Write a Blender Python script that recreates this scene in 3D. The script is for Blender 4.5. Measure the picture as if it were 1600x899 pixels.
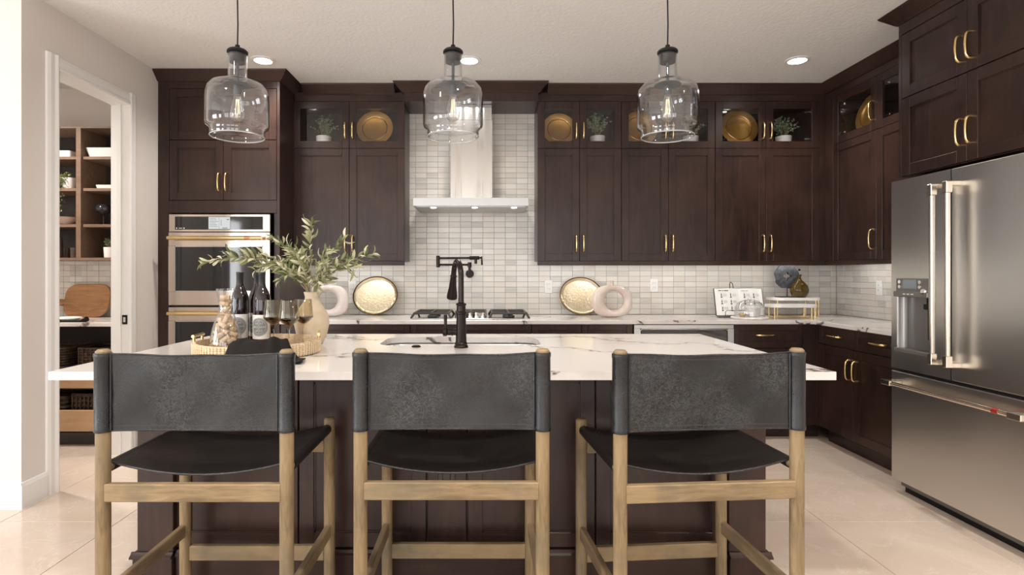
import bpy, bmesh, math, random
from mathutils import Vector, Matrix, Euler
random.seed(7)
PI = math.pi
for o in list(bpy.data.objects): bpy.data.objects.remove(o)
scene = bpy.context.scene
C = scene.collection

# ------------------------------------------------------------------ camera, world, light, exposure
EYE = 1.265; FOC = 880.0; PX, PY = 757.0, 429.0
cam_d = bpy.data.cameras.new('camera'); cam = bpy.data.objects.new('camera', cam_d); C.objects.link(cam)
cam.location = (0, 0, EYE); cam.rotation_euler = (PI/2, 0, 0)
cam_d.sensor_width = 36; cam_d.lens = 36*FOC/1600
cam_d.shift_x = (800-PX)/1600; cam_d.shift_y = (PY-449.5)/1600
cam_d.clip_start = 0.05
scene.camera = cam
scene.view_settings.view_transform = 'Standard'; scene.view_settings.look = 'None'
scene.view_settings.gamma = 1; scene.view_settings.use_curve_mapping = False
scene.view_settings.exposure = 0.22
w = bpy.data.worlds.new('world'); scene.world = w; w.use_nodes = True
w.node_tree.nodes['Background'].inputs[0].default_value = (0.85, 0.93, 1.0, 1)
w.node_tree.nodes['Background'].inputs[1].default_value = 1.6

def area(name, loc, rot, sx, sy, power, col=(1, 1, 1)):
    l = bpy.data.lights.new(name, 'AREA'); l.shape = 'RECTANGLE'; l.size = sx; l.size_y = sy
    l.energy = power; l.color = col
    o = bpy.data.objects.new(name, l); C.objects.link(o); o.location = loc; o.rotation_euler = rot
    return o
def spot(name, loc, power, angle=150, blend=0.9, size=0.06, col=(1, .94, .87)):
    l = bpy.data.lights.new(name, 'SPOT'); l.energy = power; l.spot_size = math.radians(angle); l.spot_blend = blend
    l.shadow_soft_size = size; l.color = col
    o = bpy.data.objects.new(name, l); C.objects.link(o); o.location = loc
    return o
# daylight through the sliding doors behind the camera and the living room windows on the left
WIN_BACK = [(-3.9, -2.1), (-1.6, 0.2), (0.7, 2.5)]
for i, (a, b) in enumerate(WIN_BACK):
    area('daylight', ((a+b)/2, -4.75, 1.35), (PI/2, 0, 0), b-a, 2.3, 27, (1, .98, .95))
for y in (-2.9, 0.2):
    area('daylight_side', (-5.35, y, 1.4), (PI/2, 0, -PI/2), 1.7, 2.0, 90, (.93, .97, 1))

def P(px, py, d): return Vector(((px-PX)*d/FOC, d, EYE-(py-PY)*d/FOC))

# ------------------------------------------------------------------ materials
def nt(m):
    m.use_nodes = True; return m.node_tree, m.node_tree.nodes['Principled BSDF']
def mat(name, col, rough=.5, metal=0, **kw):
    m = bpy.data.materials.new(name); t, b = nt(m)
    b.inputs['Base Color'].default_value = (*col, 1); b.inputs['Roughness'].default_value = rough
    b.inputs['Metallic'].default_value = metal
    for k, v in kw.items():
        k = k.replace('_', ' ')
        if k in b.inputs: b.inputs[k].default_value = v
    return m
def N(t, typ, **kw):
    n = t.nodes.new(typ)
    for k, v in kw.items(): setattr(n, k, v)
    return n
def mapping(t, scale, coord='Object', rot=(0, 0, 0)):
    c = N(t, 'ShaderNodeTexCoord'); mp = N(t, 'ShaderNodeMapping'); mp.inputs['Scale'].default_value = scale
    mp.inputs['Rotation'].default_value = rot
    t.links.new(c.outputs[coord], mp.inputs[0]); return mp.outputs[0]
def noise(t, vec, scale, detail=4, rough=.55, dist=0):
    n = N(t, 'ShaderNodeTexNoise'); n.inputs['Scale'].default_value = scale; n.inputs['Detail'].default_value = detail
    n.inputs['Roughness'].default_value = rough; n.inputs['Distortion'].default_value = dist
    if vec is not None: t.links.new(vec, n.inputs['Vector'])
    return n.outputs['Fac']
def ramp(t, fac, stops, interp='LINEAR'):
    r = N(t, 'ShaderNodeValToRGB'); r.color_ramp.interpolation = interp
    e = r.color_ramp.elements
    while len(e) < len(stops): e.new(.5)
    for i, (p, c) in enumerate(stops):
        e[i].position = p; e[i].color = (*c, 1) if len(c) == 3 else c
    t.links.new(fac, r.inputs[0]); return r.outputs[0]
def bump(t, b, h, strength=.2, dist=.01):
    n = N(t, 'ShaderNodeBump'); n.inputs['Strength'].default_value = strength; n.inputs['Distance'].default_value = dist
    t.links.new(h, n.inputs['Height']); t.links.new(n.outputs[0], b.inputs['Normal'])
def mix(t, fac, a, b_, typ='MIX'):
    n = N(t, 'ShaderNodeMix', data_type='RGBA', blend_type=typ)
    if isinstance(fac, (int, float)): n.inputs[0].default_value = fac
    else: t.links.new(fac, n.inputs[0])
    for s, v in ((6, a), (7, b_)):
        if isinstance(v, tuple): n.inputs[s].default_value = (*v, 1)
        else: t.links.new(v, n.inputs[s])
    return n.outputs[2]

def wood_mat(name, c0, c1, c2, axis='z', rough=.35, sc=1.0, coat=.0, bstr=.05, coord='Object'):
    m = bpy.data.materials.new(name); t, b = nt(m)
    s = {'z': (14, 14, 1.6), 'x': (1.6, 14, 14), 'y': (14, 1.6, 14)}[axis]
    v = mapping(t, tuple(k*sc for k in s), coord)
    f = noise(t, v, 3.0, 7, .62, .6)
    g = noise(t, mapping(t, (1.3, 1.3, 1.3), coord), 2.2, 3, .5)
    col = ramp(t, f, [(.28, c0), (.5, c1), (.74, c2)])
    col = mix(t, ramp(t, g, [(.35, (0, 0, 0)), (.68, (1, 1, 1))]), col, mix(t, .75, col, tuple(k*1.12 for k in c2)), 'MIX')
    t.links.new(col, b.inputs['Base Color']); b.inputs['Roughness'].default_value = rough
    b.inputs['Specular IOR Level'].default_value = .38
    b.inputs['Coat Weight'].default_value = coat; b.inputs['Coat Roughness'].default_value = .2
    bump(t, b, f, bstr, .002)
    return m
M = {}
M['cab'] = wood_mat('espresso_maple', (.012, .0065, .0052), (.023, .0118, .0094), (.047, .0235, .018), 'z', .30, .7)
M['cabx'] = wood_mat('espresso_maple_across', (.015, .0075, .006), (.026, .013, .010), (.047, .0235, .018), 'x', .30, .7)
M['cabin'] = mat('cabinet_interior', (.035, .024, .021), .45)
M['dark'] = mat('dark_gap', (.008, .007, .007), .7)
M['oak'] = wood_mat('weathered_oak', (.085, .056, .028), (.19, .128, .064), (.31, .22, .118), 'z', .5, 1.6, 0, .25)
M['oakx'] = wood_mat('weathered_oak_across', (.085, .056, .028), (.19, .128, .064), (.31, .22, .118), 'x', .5, 1.6, 0, .25)
M['oaky'] = wood_mat('weathered_oak_deep', (.10, .066, .038), (.19, .125, .070), (.30, .21, .12), 'y', .5, 1.6, 0, .25)
def weather(m):
    t = m.node_tree; b = t.nodes['Principled BSDF']; src = b.inputs['Base Color'].links[0].from_socket
    oi = N(t, 'ShaderNodeObjectInfo'); g = N(t, 'ShaderNodeNewGeometry')
    f = ramp(t, noise(t, g.outputs['Position'], 3.2, 4, .6, .5), [(.45, (0, 0, 0)), (.7, (.75, .75, .75))])
    t.links.new(mix(t, f, src, (.115, .10, .066)), b.inputs['Base Color'])
for k in ('oak', 'oakx', 'oaky'): weather(M[k])
M['board'] = wood_mat('acacia', (.18, .075, .028), (.34, .16, .065), (.50, .27, .12), 'x', .45, 1.2)
M['pantry'] = wood_mat('pantry_oak', (.095, .055, .038), (.145, .088, .058), (.20, .128, .085), 'x', .45, .8)
M['pantryin'] = mat('pantry_inner', (.040, .033, .030), .55)
M['tan'] = wood_mat('pantry_drawer_oak', (.34, .20, .10), (.43, .27, .15), (.50, .33, .19), 'x', .45, .8)
M['brass'] = mat('brushed_brass', (.83, .62, .30), .24, 1)
M['bronze'] = mat('oil_rubbed_bronze', (.022, .016, .014), .26, .7)
M['black'] = mat('black_metal', (.015, .015, .016), .4, .6)
M['chrome'] = mat('polished_steel', (.80, .80, .79), .10, 1)
M['white'] = mat('white_ceramic', (.82, .80, .77), .22)
M['marble'] = mat('white_marble', (.86, .84, .81), .2)
M['trim'] = mat('white_trim_paint', (.83, .82, .80), .38)
M['plate'] = mat('outlet_plastic', (.85, .85, .84), .35)
M['copper'] = mat('copper_ring', (.75, .28, .14), .25, 1)
M['sinksteel'] = mat('sink_steel', (.62, .64, .64), .25, 1)
M['grate'] = mat('cast_iron', (.045, .040, .037), .45, .3)
M['paper'] = mat('paper', (.86, .86, .84), .7)
M['ink'] = mat('ink', (.05, .05, .055), .6)
M['greyink'] = mat('grey_emblem', (.20, .21, .22), .5)
M['label'] = mat('label_paper', (.80, .79, .74), .55)
M['foil'] = mat('black_foil', (.02, .02, .022), .35, .2)
M['wineb'] = mat('dark_wine_bottle', (.012, .006, .008), .06, 0, Specular_IOR_Level=.8)
M['soil'] = mat('soil', (.05, .035, .02), .9)
M['stem'] = mat('olive_stem', (.30, .24, .14), .7)
M['napkin'] = mat('black_napkin', (.018, .015, .014), .9, 0, Specular_IOR_Level=.2)
M['screen'] = mat('dark_glass', (.012, .012, .013), .05, 0, Specular_IOR_Level=.7)
M['slate'] = mat('grey_plastic', (.18, .17, .16), .35, .4)
M['bluegrey'] = mat('blackened_socket', (.06, .075, .085), .45, .2)

def paint(name, col, bs=.0, sc=60, rough=.6):
    m = mat(name, col, rough); t, b = nt(m)
    if bs:
        h = noise(t, mapping(t, (1, 1, 1)), sc, 3, .6)
        bump(t, b, ramp(t, h, [(.42, (0, 0, 0)), (.6, (1, 1, 1))]), bs, .004)
    return m
M['wall'] = paint('greige_wall', (.74, .695, .66), .05, 120)
M['ceil'] = paint('ceiling_knockdown', (.80, .79, .775), .22, 45, .8)

def steel_mat(name, col, rough, axis='x', wave=(2.2, 2.2, 1.1), ws=.05):
    m = mat(name, col, rough, 1); t, b = nt(m)
    s = {'x': (1, 60, 60), 'z': (60, 60, 1), 'y': (60, 1, 60)}[axis]
    f = noise(t, mapping(t, s), 5, 3)
    r = ramp(t, f, [(.3, (rough*.98,)*3), (.7, (rough*1.02,)*3)])
    t.links.new(r, b.inputs['Roughness'])
    wv = noise(t, mapping(t, wave), 1.6, 0)
    bump(t, b, wv, ws, .05)
    return m
M['steel'] = steel_mat('brushed_stainless', (.68, .665, .64), .28, 'x', (2, 2, .5), .14)
M['hoodsteel'] = steel_mat('hood_stainless', (.50, .505, .50), .36, 'x')
M['recess'] = steel_mat('dispenser_liner', (.86, .86, .85), .2, 'x', (22, 22, .1), .5)
M['recess'].node_tree.nodes['Principled BSDF'].inputs['Metallic'].default_value = .45
M['chimsteel'] = steel_mat('chimney_stainless', (.72, .72, .71), .14, 'x', (9, 1, .15), .35)
M['ovensteel'] = steel_mat('warm_stainless', (.70, .61, .54), .2, 'x', (4, 1, .3), .1)

def tile_mat():
    m = bpy.data.materials.new('glazed_tile'); t, b = nt(m)
    g = N(t, 'ShaderNodeNewGeometry')
    d = N(t, 'ShaderNodeVectorMath', operation='DIVIDE'); d.inputs[1].default_value = (.0983, .0983, .0477)
    a = N(t, 'ShaderNodeVectorMath', operation='ADD'); a.inputs[1].default_value = TOFF
    f = N(t, 'ShaderNodeVectorMath', operation='FLOOR')
    t.links.new(g.outputs['Position'], a.inputs[0]); t.links.new(a.outputs[0], d.inputs[0]); t.links.new(d.outputs[0], f.inputs[0])
    wn = N(t, 'ShaderNodeTexWhiteNoise', noise_dimensions='3D'); t.links.new(f.outputs[0], wn.inputs['Vector'])
    col = ramp(t, wn.outputs['Value'], [(0, (.66, .60, .54)), (.25, (.74, .70, .64)), (.5, (.63, .60, .56)), (.7, (.77, .74, .69)),
                                        (.88, (.53, .51, .48)), (1, (.70, .66, .60))])
    sm = N(t, 'ShaderNodeMapping'); sm.inputs['Scale'].default_value = (6, 6, 160); t.links.new(g.outputs['Position'], sm.inputs[0])
    st = noise(t, sm.outputs[0], 1.0, 2)
    col2 = mix(t, ramp(t, st, [(.35, (0, 0, 0)), (.65, (.35, .35, .35))]), col, (.78, .76, .73))
    t.links.new(col2, b.inputs['Base Color']); b.inputs['Roughness'].default_value = .13
    bump(t, b, st, .08, .002)
    return m
TOFF = (-.3787+.0983*200, .0983*200+.003, -.9150+.0477*40)
M['tile'] = tile_mat()
M['grout'] = mat('grout', (.34, .325, .30), .85)

def quartz_mat():
    m = bpy.data.materials.new('veined_quartz'); t, b = nt(m)
    v = mapping(t, (1, 1, 1), 'Object', (0, 0, .45))
    w_ = noise(t, v, 1.3, 5, .6, .3)
    va = N(t, 'ShaderNodeVectorMath', operation='ADD'); cc = N(t, 'ShaderNodeCombineXYZ')
    mu = N(t, 'ShaderNodeMath', operation='MULTIPLY'); mu.inputs[1].default_value = 1.1; t.links.new(w_, mu.inputs[0])
    t.links.new(mu.outputs[0], cc.inputs[1]); t.links.new(v, va.inputs[0]); t.links.new(cc.outputs[0], va.inputs[1])
    wave = N(t, 'ShaderNodeTexWave', bands_direction='Y', wave_profile='SIN'); wave.inputs['Scale'].default_value = .62
    wave.inputs['Distortion'].default_value = 3.0; wave.inputs['Detail'].default_value = 4; wave.inputs['Detail Scale'].default_value = 2.5
    t.links.new(va.outputs[0], wave.inputs['Vector'])
    vein = ramp(t, wave.outputs['Fac'], [(.0, (1, 1, 1)), (.0035, (.8, .8, .8)), (.010, (0, 0, 0))])
    soft = ramp(t, wave.outputs['Fac'], [(.0, (.5, .5, .5)), (.16, (0, 0, 0))])
    brk = ramp(t, noise(t, v, 22, 3), [(.42, (0, 0, 0)), (.5, (1, 1, 1))])
    brk2 = mix(t, 1.0, vein, brk, 'MULTIPLY')
    base = mix(t, soft, (.74, .70, .67), (.58, .525, .49))
    col = mix(t, brk2, base, (.13, .10, .10))
    t.links.new(col, b.inputs['Base Color']); b.inputs['Roughness'].default_value = .12
    return m
M['quartz'] = quartz_mat()

def leather_mat(name, c0, c1, rough, crease=1.0):
    m = bpy.data.materials.new(name); t, b = nt(m)
    oi = N(t, 'ShaderNodeObjectInfo'); ad = N(t, 'ShaderNodeVectorMath', operation='ADD'); sc_ = N(t, 'ShaderNodeVectorMath', operation='SCALE')
    sc_.inputs[0].default_value = (7, 3, 5); t.links.new(oi.outputs['Random'], sc_.inputs['Scale'])
    t.links.new(mapping(t, (1, 1, 1)), ad.inputs[0]); t.links.new(sc_.outputs[0], ad.inputs[1]); v = ad.outputs[0]
    cl = noise(t, v, 6, 5, .6, .8)
    fine = noise(t, v, 34, 6, .72, 1.6); fine2 = noise(t, v, 75, 4, .6, 1.2)
    col = ramp(t, cl, [(.32, c0), (.7, c1)])
    cre = ramp(t, fine, [(.455, (0, 0, 0)), (.49, (1, 1, 1)), (.525, (0, 0, 0))])
    cre2 = ramp(t, fine2, [(.46, (0, 0, 0)), (.49, (.7, .7, .7)), (.52, (0, 0, 0))])
    cr = mix(t, 1.0, cre, cre2, 'ADD')
    cm = N(t, 'ShaderNodeMath', operation='MULTIPLY'); t.links.new(cr, cm.inputs[0])
    msk = ramp(t, noise(t, v, 4, 2), [(.42, (.05, .05, .05)), (.66, (.55*crease,)*3)]); t.links.new(msk, cm.inputs[1])
    col = mix(t, cm.outputs[0], col, tuple(min(1, k*2.2+.035*crease) for k in c1))
    t.links.new(col, b.inputs['Base Color']); b.inputs['Specular IOR Level'].default_value = .4
    t.links.new(ramp(t, cl, [(.3, (rough*.85,)*3), (.7, (rough*1.2,)*3)]), b.inputs['Roughness'])
    h = mix(t, .35, noise(t, v, 11, 3, .5, .5), fine)
    h = mix(t, .25, h, noise(t, v, 300, 2))
    bump(t, b, h, .55, .006)
    return m
M['leather'] = leather_mat('charcoal_leather', (.005, .005, .0055), (.018, .018, .018), .31, 1.3)
M['leathersleeve'] = leather_mat('polished_sleeve_leather', (.008, .0085, .010), (.020, .021, .023), .24, .5)
M['leatherseat'] = leather_mat('black_seat_leather', (.004, .0035, .003), (.012, .009, .008), .34, .4)

def floor_mat():
    m = bpy.data.materials.new('polished_porcelain'); t, b = nt(m)
    g = N(t, 'ShaderNodeNewGeometry')
    f = noise(t, g.outputs['Position'], 1.7, 6, .6, 1.2)
    v = ramp(t, noise(t, g.outputs['Position'], 2.6, 5, .6, 1.6), [(.485, (0, 0, 0)), (.5, (1, 1, 1)), (.515, (0, 0, 0))])
    col = ramp(t, f, [(.3, (.60, .485, .395)), (.6, (.68, .565, .475)), (.8, (.74, .635, .55))])
    n = N(t, 'ShaderNodeMath', operation='MULTIPLY'); n.inputs[1].default_value = .35; t.links.new(v, n.inputs[0])
    t.links.new(mix(t, n.outputs[0], col, (.78, .70, .62)), b.inputs['Base Color'])
    b.inputs['Roughness'].default_value = .14
    return m
M['floor'] = floor_mat()
M['floorgrout'] = mat('floor_grout', (.42, .34, .28), .8)

def thin_glass(name, tint=(1, 1, 1), ior=1.5, rough=.0, boost=1.0, base=.045):
    m = bpy.data.materials.new(name); m.use_nodes = True; t = m.node_tree; t.nodes.clear()
    o = N(t, 'ShaderNodeOutputMaterial'); mx = N(t, 'ShaderNodeMixShader')
    tr = N(t, 'ShaderNodeBsdfTransparent'); tr.inputs[0].default_value = (*tint, 1)
    gl = N(t, 'ShaderNodeBsdfGlossy'); gl.inputs['Roughness'].default_value = rough
    lw = N(t, 'ShaderNodeLayerWeight'); lw.inputs[0].default_value = .5
    pw = N(t, 'ShaderNodeMath', operation='POWER'); pw.inputs[1].default_value = 3.2
    mm = N(t, 'ShaderNodeMath', operation='MULTIPLY_ADD'); mm.inputs[1].default_value = .75*boost; mm.inputs[2].default_value = base*boost; mm.use_clamp = True
    t.links.new(lw.outputs['Facing'], pw.inputs[0]); t.links.new(pw.outputs[0], mm.inputs[0]); t.links.new(mm.outputs[0], mx.inputs[0])
    t.links.new(tr.outputs[0], mx.inputs[1]); t.links.new(gl.outputs[0], mx.inputs[2]); t.links.new(mx.outputs[0], o.inputs[0])
    return m
M['glass'] = thin_glass('clear_glass', (.97, .975, .98), 1.5, 0, 1.35, .055)
M['bulbglass'] = thin_glass('bulb_glass', (.94, .95, .95), 1.5, .02, 1.6, .09)
M['shade'] = thin_glass('pendant_glass', (.975, .98, .985), 1.5, .02, 1.45, .04)
M['pane'] = thin_glass('cabinet_pane', (.93, .93, .93), 1.45, 0, 1.0)
M['smoke'] = thin_glass('smoky_glass', (.90, .87, .79), 1.5, 0, 1.2)
M['amber'] = mat('amber_glass', (.10, .058, .008), .05, 0, Transmission_Weight=.35, IOR=1.45)
M['wine'] = mat('dark_liquid', (.014, .006, .004), .08)
def emit(name, col, s):
    m = bpy.data.materials.new(name); m.use_nodes = True; t = m.node_tree; t.nodes.clear()
    o = N(t, 'ShaderNodeOutputMaterial'); e = N(t, 'ShaderNodeEmission'); e.inputs[0].default_value = (*col, 1); e.inputs[1].default_value = s
    t.links.new(e.outputs[0], o.inputs[0]); return m
M['lamp'] = emit('lamp_lens', (1, .96, .9), 14)
M['filament'] = emit('warm_filament', (1, .72, .40), 2.5)
M['display'] = emit('lit_display', (.80, .82, .82), .75)

def gold_mat(name, c0, c1, rough, hammer, sc=60):
    m = mat(name, c0, rough, 1); t, b = nt(m)
    vo = N(t, 'ShaderNodeTexVoronoi'); vo.inputs['Scale'].default_value = sc; t.links.new(mapping(t, (1, 1, 1)), vo.inputs['Vector'])
    t.links.new(ramp(t, noise(t, mapping(t, (1, 1, 1)), 9, 4), [(.3, c0), (.7, c1)]), b.inputs['Base Color'])
    bump(t, b, vo.outputs['Distance'], hammer, .004)
    return m
M['gold'] = gold_mat('antique_gold', (.80, .42, .10), (.92, .56, .18), .42, .1)
M['gold'].node_tree.nodes['Principled BSDF'].inputs['Metallic'].default_value = .7
M['hammer'] = gold_mat('hammered_champagne', (.80, .70, .48), (.90, .83, .66), .28, .3, 60)
M['rimcopper'] = mat('dark_bronze_rim', (.13, .065, .03), .35, .8)
def speckle(name, c0, c1, rough, sc=30, bs=0.0):
    m = mat(name, c0, rough); t, b = nt(m)
    f = noise(t, mapping(t, (1, 1, 1)), sc, 5)
    t.links.new(ramp(t, f, [(.35, c0), (.65, c1)]), b.inputs['Base Color'])
    if bs: bump(t, b, f, bs, .004)
    return m
M['bisque'] = speckle('glossy_bisque', (.62, .50, .43), (.74, .64, .57), .15, 6)
M['stoneware'] = speckle('sandy_stoneware', (.58, .46, .31), (.74, .63, .48), .6, 9, .2)
M['cork'] = speckle('cork', (.50, .34, .19), (.70, .53, .34), .8, 90, .3)
M['charwood'] = speckle('charred_wood', (.035, .04, .048), (.10, .105, .12), .7, 40, .6)
M['wicker'] = speckle('dark_wicker', (.03, .018, .012), (.10, .06, .035), .6, 50, .5)
M['terracup'] = speckle('dark_metal_cup', (.05, .035, .028), (.12, .08, .06), .3, 12)
def weave_mat():
    m = mat('woven_cane', (.7, .52, .33), .6); t, b = nt(m)
    ch = N(t, 'ShaderNodeTexWave', bands_direction='Z'); ch.inputs['Scale'].default_value = 40; t.links.new(mapping(t, (1, 1, 1)), ch.inputs['Vector'])
    f = noise(t, mapping(t, (1, 1, 1)), 60, 3)
    t.links.new(ramp(t, f, [(.3, (.66, .50, .31)), (.7, (.84, .70, .50))]), b.inputs['Base Color'])
    bump(t, b, ch.outputs['Fac'], .4, .004); return m
M['cane'] = weave_mat()
def leafmat(name, c0, c1, c2):
    m = mat(name, c1, .5); t, b = nt(m)
    oi = N(t, 'ShaderNodeObjectInfo'); g = N(t, 'ShaderNodeNewGeometry')
    s = N(t, 'ShaderNodeMath', operation='ADD'); t.links.new(oi.outputs['Random'], s.inputs[0]); t.links.new(g.outputs['Random Per Island'], s.inputs[1])
    fr = N(t, 'ShaderNodeMath', operation='FRACT'); t.links.new(s.outputs[0], fr.inputs[0])
    t.links.new(ramp(t, fr.outputs[0], [(0, c0), (.5, c1), (1, c2)]), b.inputs['Base Color'])
    return m
M['olive'] = leafmat('olive_leaf', (.07, .10, .03), (.30, .31, .14), (.70, .65, .46))
M['sage'] = leafmat('sage_leaf', (.13, .18, .09), (.24, .31, .17), (.42, .48, .32))
M['trail'] = leafmat('trailing_leaf', (.13, .18, .05), (.26, .30, .11), (.42, .44, .20))

# ------------------------------------------------------------------ geometry helpers
class B:
    def __init__(s): s.bm = bmesh.new()
    def _xf(s, vs, mt):
        if mt is not None: bmesh.ops.transform(s.bm, matrix=mt, verts=vs)
    def box(s, x0, x1, y0, y1, z0, z1, bev=0, mt=None, seg=1):
        r = bmesh.ops.create_cube(s.bm, size=1)
        vs = r['verts']
        for v in vs: v.co = Vector((x0+(v.co.x+.5)*(x1-x0), y0+(v.co.y+.5)*(y1-y0), z0+(v.co.z+.5)*(z1-z0)))
        if bev:
            es = list({e for v in vs for e in v.link_edges})
            q = bmesh.ops.bevel(s.bm, geom=es, offset=bev, segments=seg, affect='EDGES', profile=.5)
            vs = list({v for f in q['faces'] for v in f.verts} | {v for v in vs if v.is_valid})
            if mt is not None:
                # gather the connected island
                seen = set(vs); st = list(vs)
                while st:
                    v = st.pop()
                    for e in v.link_edges:
                        o = e.other_vert(v)
                        if o not in seen: seen.add(o); st.append(o)
                vs = list(seen)
        s._xf(vs, mt); return s
    def lathe(s, prof, cx=0, cy=0, cz=0, n=32, mt=None, close=False, sx=1, sy=1):
        rings = []; allv = []
        for r, z in prof:
            if r < 1e-6:
                v = s.bm.verts.new((cx, cy, cz+z)); rings.append([v]); allv.append(v)
            else:
                rg = [s.bm.verts.new((cx+sx*r*math.cos(2*PI*i/n), cy+sy*r*math.sin(2*PI*i/n), cz+z)) for i in range(n)]
                rings.append(rg); allv += rg
        pairs = list(zip(rings, rings[1:]))
        if close: pairs.append((rings[-1], rings[0]))
        for a, b in pairs:
            for i in range(n):
                j = (i+1) % n
                if len(a) == 1 and len(b) == 1: continue
                if len(a) == 1: s.bm.faces.new((a[0], b[j], b[i]))
                elif len(b) == 1: s.bm.faces.new((a[i], a[j], b[0]))
                else: s.bm.faces.new((a[i], a[j], b[j], b[i]))
        s._xf(allv, mt); return s
    def cyl(s, r, z0, z1, cx=0, cy=0, n=24, mt=None, bev=0):
        b_ = min(bev, r*.5)
        if b_: pr = [(0, z0), (r-b_, z0), (r, z0+b_), (r, z1-b_), (r-b_, z1), (0, z1)]
        else: pr = [(0, z0), (r, z0), (r, z1), (0, z1)]
        return s.lathe(pr, cx, cy, 0, n, mt)
    def tube(s, pts, r, n=10, cap=True, closed=False, flat=1.0):
        pts = [Vector(p) for p in pts]; rings = []
        m = len(pts); rr = r if isinstance(r, (list, tuple)) else [r]*m
        up = Vector((0, 0, 1)); prev = None
        for i, p in enumerate(pts):
            if closed: tg = pts[(i+1) % m]-pts[i-1]
            elif i == 0: tg = pts[1]-pts[0]
            elif i == m-1: tg = pts[-1]-pts[-2]
            else: tg = (pts[i+1]-pts[i]).normalized()+(pts[i]-pts[i-1]).normalized()
            tg.normalize()
            if prev is None:
                a = Vector((1, 0, 0)) if abs(tg.z) > .9 else up
                u = tg.cross(a).normalized()
            else:
                u = (prev-tg*prev.dot(tg)).normalized()
            prev = u; v = tg.cross(u)
            rings.append([s.bm.verts.new(p+u*rr[i]*math.cos(2*PI*k/n)+v*rr[i]*flat*math.sin(2*PI*k/n)) for k in range(n)])
        prs = list(zip(rings, rings[1:]))
        if closed: prs.append((rings[-1], rings[0]))
        for a, b in prs:
            for k in range(n): s.bm.faces.new((a[k], a[(k+1) % n], b[(k+1) % n], b[k]))
        if cap and not closed:
            s.bm.faces.new(rings[0][::-1]); s.bm.faces.new(rings[-1])
        return s
    def sweep_rect(s, prof, path):
        """prof: list of (out, z); path: list of (x, y, nx, ny) with mitre normal vectors"""
        rings = []
        for (x, y, nx, ny) in path:
            rings.append([s.bm.verts.new((x+nx*o, y+ny*o, z)) for o, z in prof])
        n = len(prof)
        for a, b in zip(rings, rings[1:]):
            for k in range(n): s.bm.faces.new((a[k], a[(k+1) % n], b[(k+1) % n], b[k]))
        s.bm.faces.new(rings[0][::-1]); s.bm.faces.new(rings[-1])
        return s
    def poly(s, pts, h0, h1, axis='z', mt=None):
        """extruded polygon"""
        def co(a, b, h): return {'z': (a, b, h), 'y': (a, h, b), 'x': (h, a, b)}[axis]
        lo = [s.bm.verts.new(co(a, b, h0)) for a, b in pts]; hi = [s.bm.verts.new(co(a, b, h1)) for a, b in pts]
        n = len(pts)
        for i in range(n): s.bm.faces.new((lo[i], lo[(i+1) % n], hi[(i+1) % n], hi[i]))
        s.bm.faces.new(lo[::-1]); s.bm.faces.new(hi)
        s._xf(lo+hi, mt); return s
    def mesh(s, name, m, smooth=None):
        bmesh.ops.recalc_face_normals(s.bm, faces=s.bm.faces[:])
        me = bpy.data.meshes.new(name); s.bm.to_mesh(me); s.bm.free()
        if m: me.materials.append(M[m] if isinstance(m, str) else m)
        if smooth:
            me.polygons.foreach_set('use_smooth', [True]*len(me.polygons))
            try: me.set_sharp_from_angle(angle=math.radians(smooth if smooth is not True else 40))
            except Exception: pass
        me.update(); return me
    def obj(s, name, m, parent=None, smooth=None, loc=None, rot=None):
        return link(name, s.mesh(name, m, smooth), parent, loc, rot)
def link(name, me, parent=None, loc=None, rot=None):
    o = bpy.data.objects.new(name, me); C.objects.link(o)
    if parent: o.parent = parent
    if loc is not None: o.location = loc
    if rot is not None: o.rotation_euler = rot
    return o
def tag(o, label, cat, group=None, kind=None):
    o['label'] = label; o['category'] = cat
    if group: o['group'] = group
    if kind: o['kind'] = kind
    return o
def thing(name, label, cat, loc=(0, 0, 0), rz=0, group=None):
    o = bpy.data.objects.new(name, None); C.objects.link(o); o.location = loc; o.rotation_euler = (0, 0, rz)
    o.empty_display_size = .1
    return tag(o, label, cat, group)
def struct(o): o['kind'] = 'structure'; return o
def kids(o): return [c for c in bpy.data.objects if c.parent == o]
def dup(root, loc, rz=None, label=None):
    ch = {}
    for o in bpy.data.objects:
        if o.parent: ch.setdefault(o.parent, []).append(o)
    def rec(o, par):
        c = o.copy(); C.objects.link(c); c.parent = par
        for k in ch.get(o, []): rec(k, c)
        return c
    r = rec(root, None); r.location = loc
    if rz is not None: r.rotation_euler = (0, 0, rz)
    if label: r['label'] = label
    return r

# ------------------------------------------------------------------ the room
CEIL = 2.816; XL = -2.5; XR = 3.09; YB = 4.94
struct(B().box(-6, XR+.15, -5.2, YB+.15, -.12, -.012).obj('floor', 'floorgrout'))
fl = bpy.data.objects['floor']
tx0 = -2.47-.6*6; k = 0
tm = B().box(.0015, .5985, .0015, 1.1985, -.012, 0, .0012).mesh('floor_tile', 'floor')
for i in range(16):
    for j in range(9):
        x = tx0+.6*i; y = 2.88-1.2*6+1.2*j
        if x+.6 > XR+.14 or y+1.2 > YB+.4: 
            x1 = min(.6, XR+.1-x); y1 = min(1.2, YB+.1-y)
            if x1 < .05 or y1 < .05: continue
            B().box(.0015, x1-.0015, .0015, y1-.0015, -.012, 0, .0012).obj('floor_tile', 'floor', fl, loc=(x, y, 0)); continue
        if y < -5.3: continue
        link('floor_tile', tm, fl, (x, y, 0))
struct(B().box(-6, XR+.15, -5.2, YB+.15, CEIL, CEIL+.1).obj('ceiling', 'ceil'))
struct(B().box(-4.4, XR+.15, YB, YB+.12, 0, CEIL).obj('wall_back', 'wall'))
struct(B().box(XR, XR+.12, -5.2, YB, 0, CEIL).obj('wall_right', 'wall'))
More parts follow.
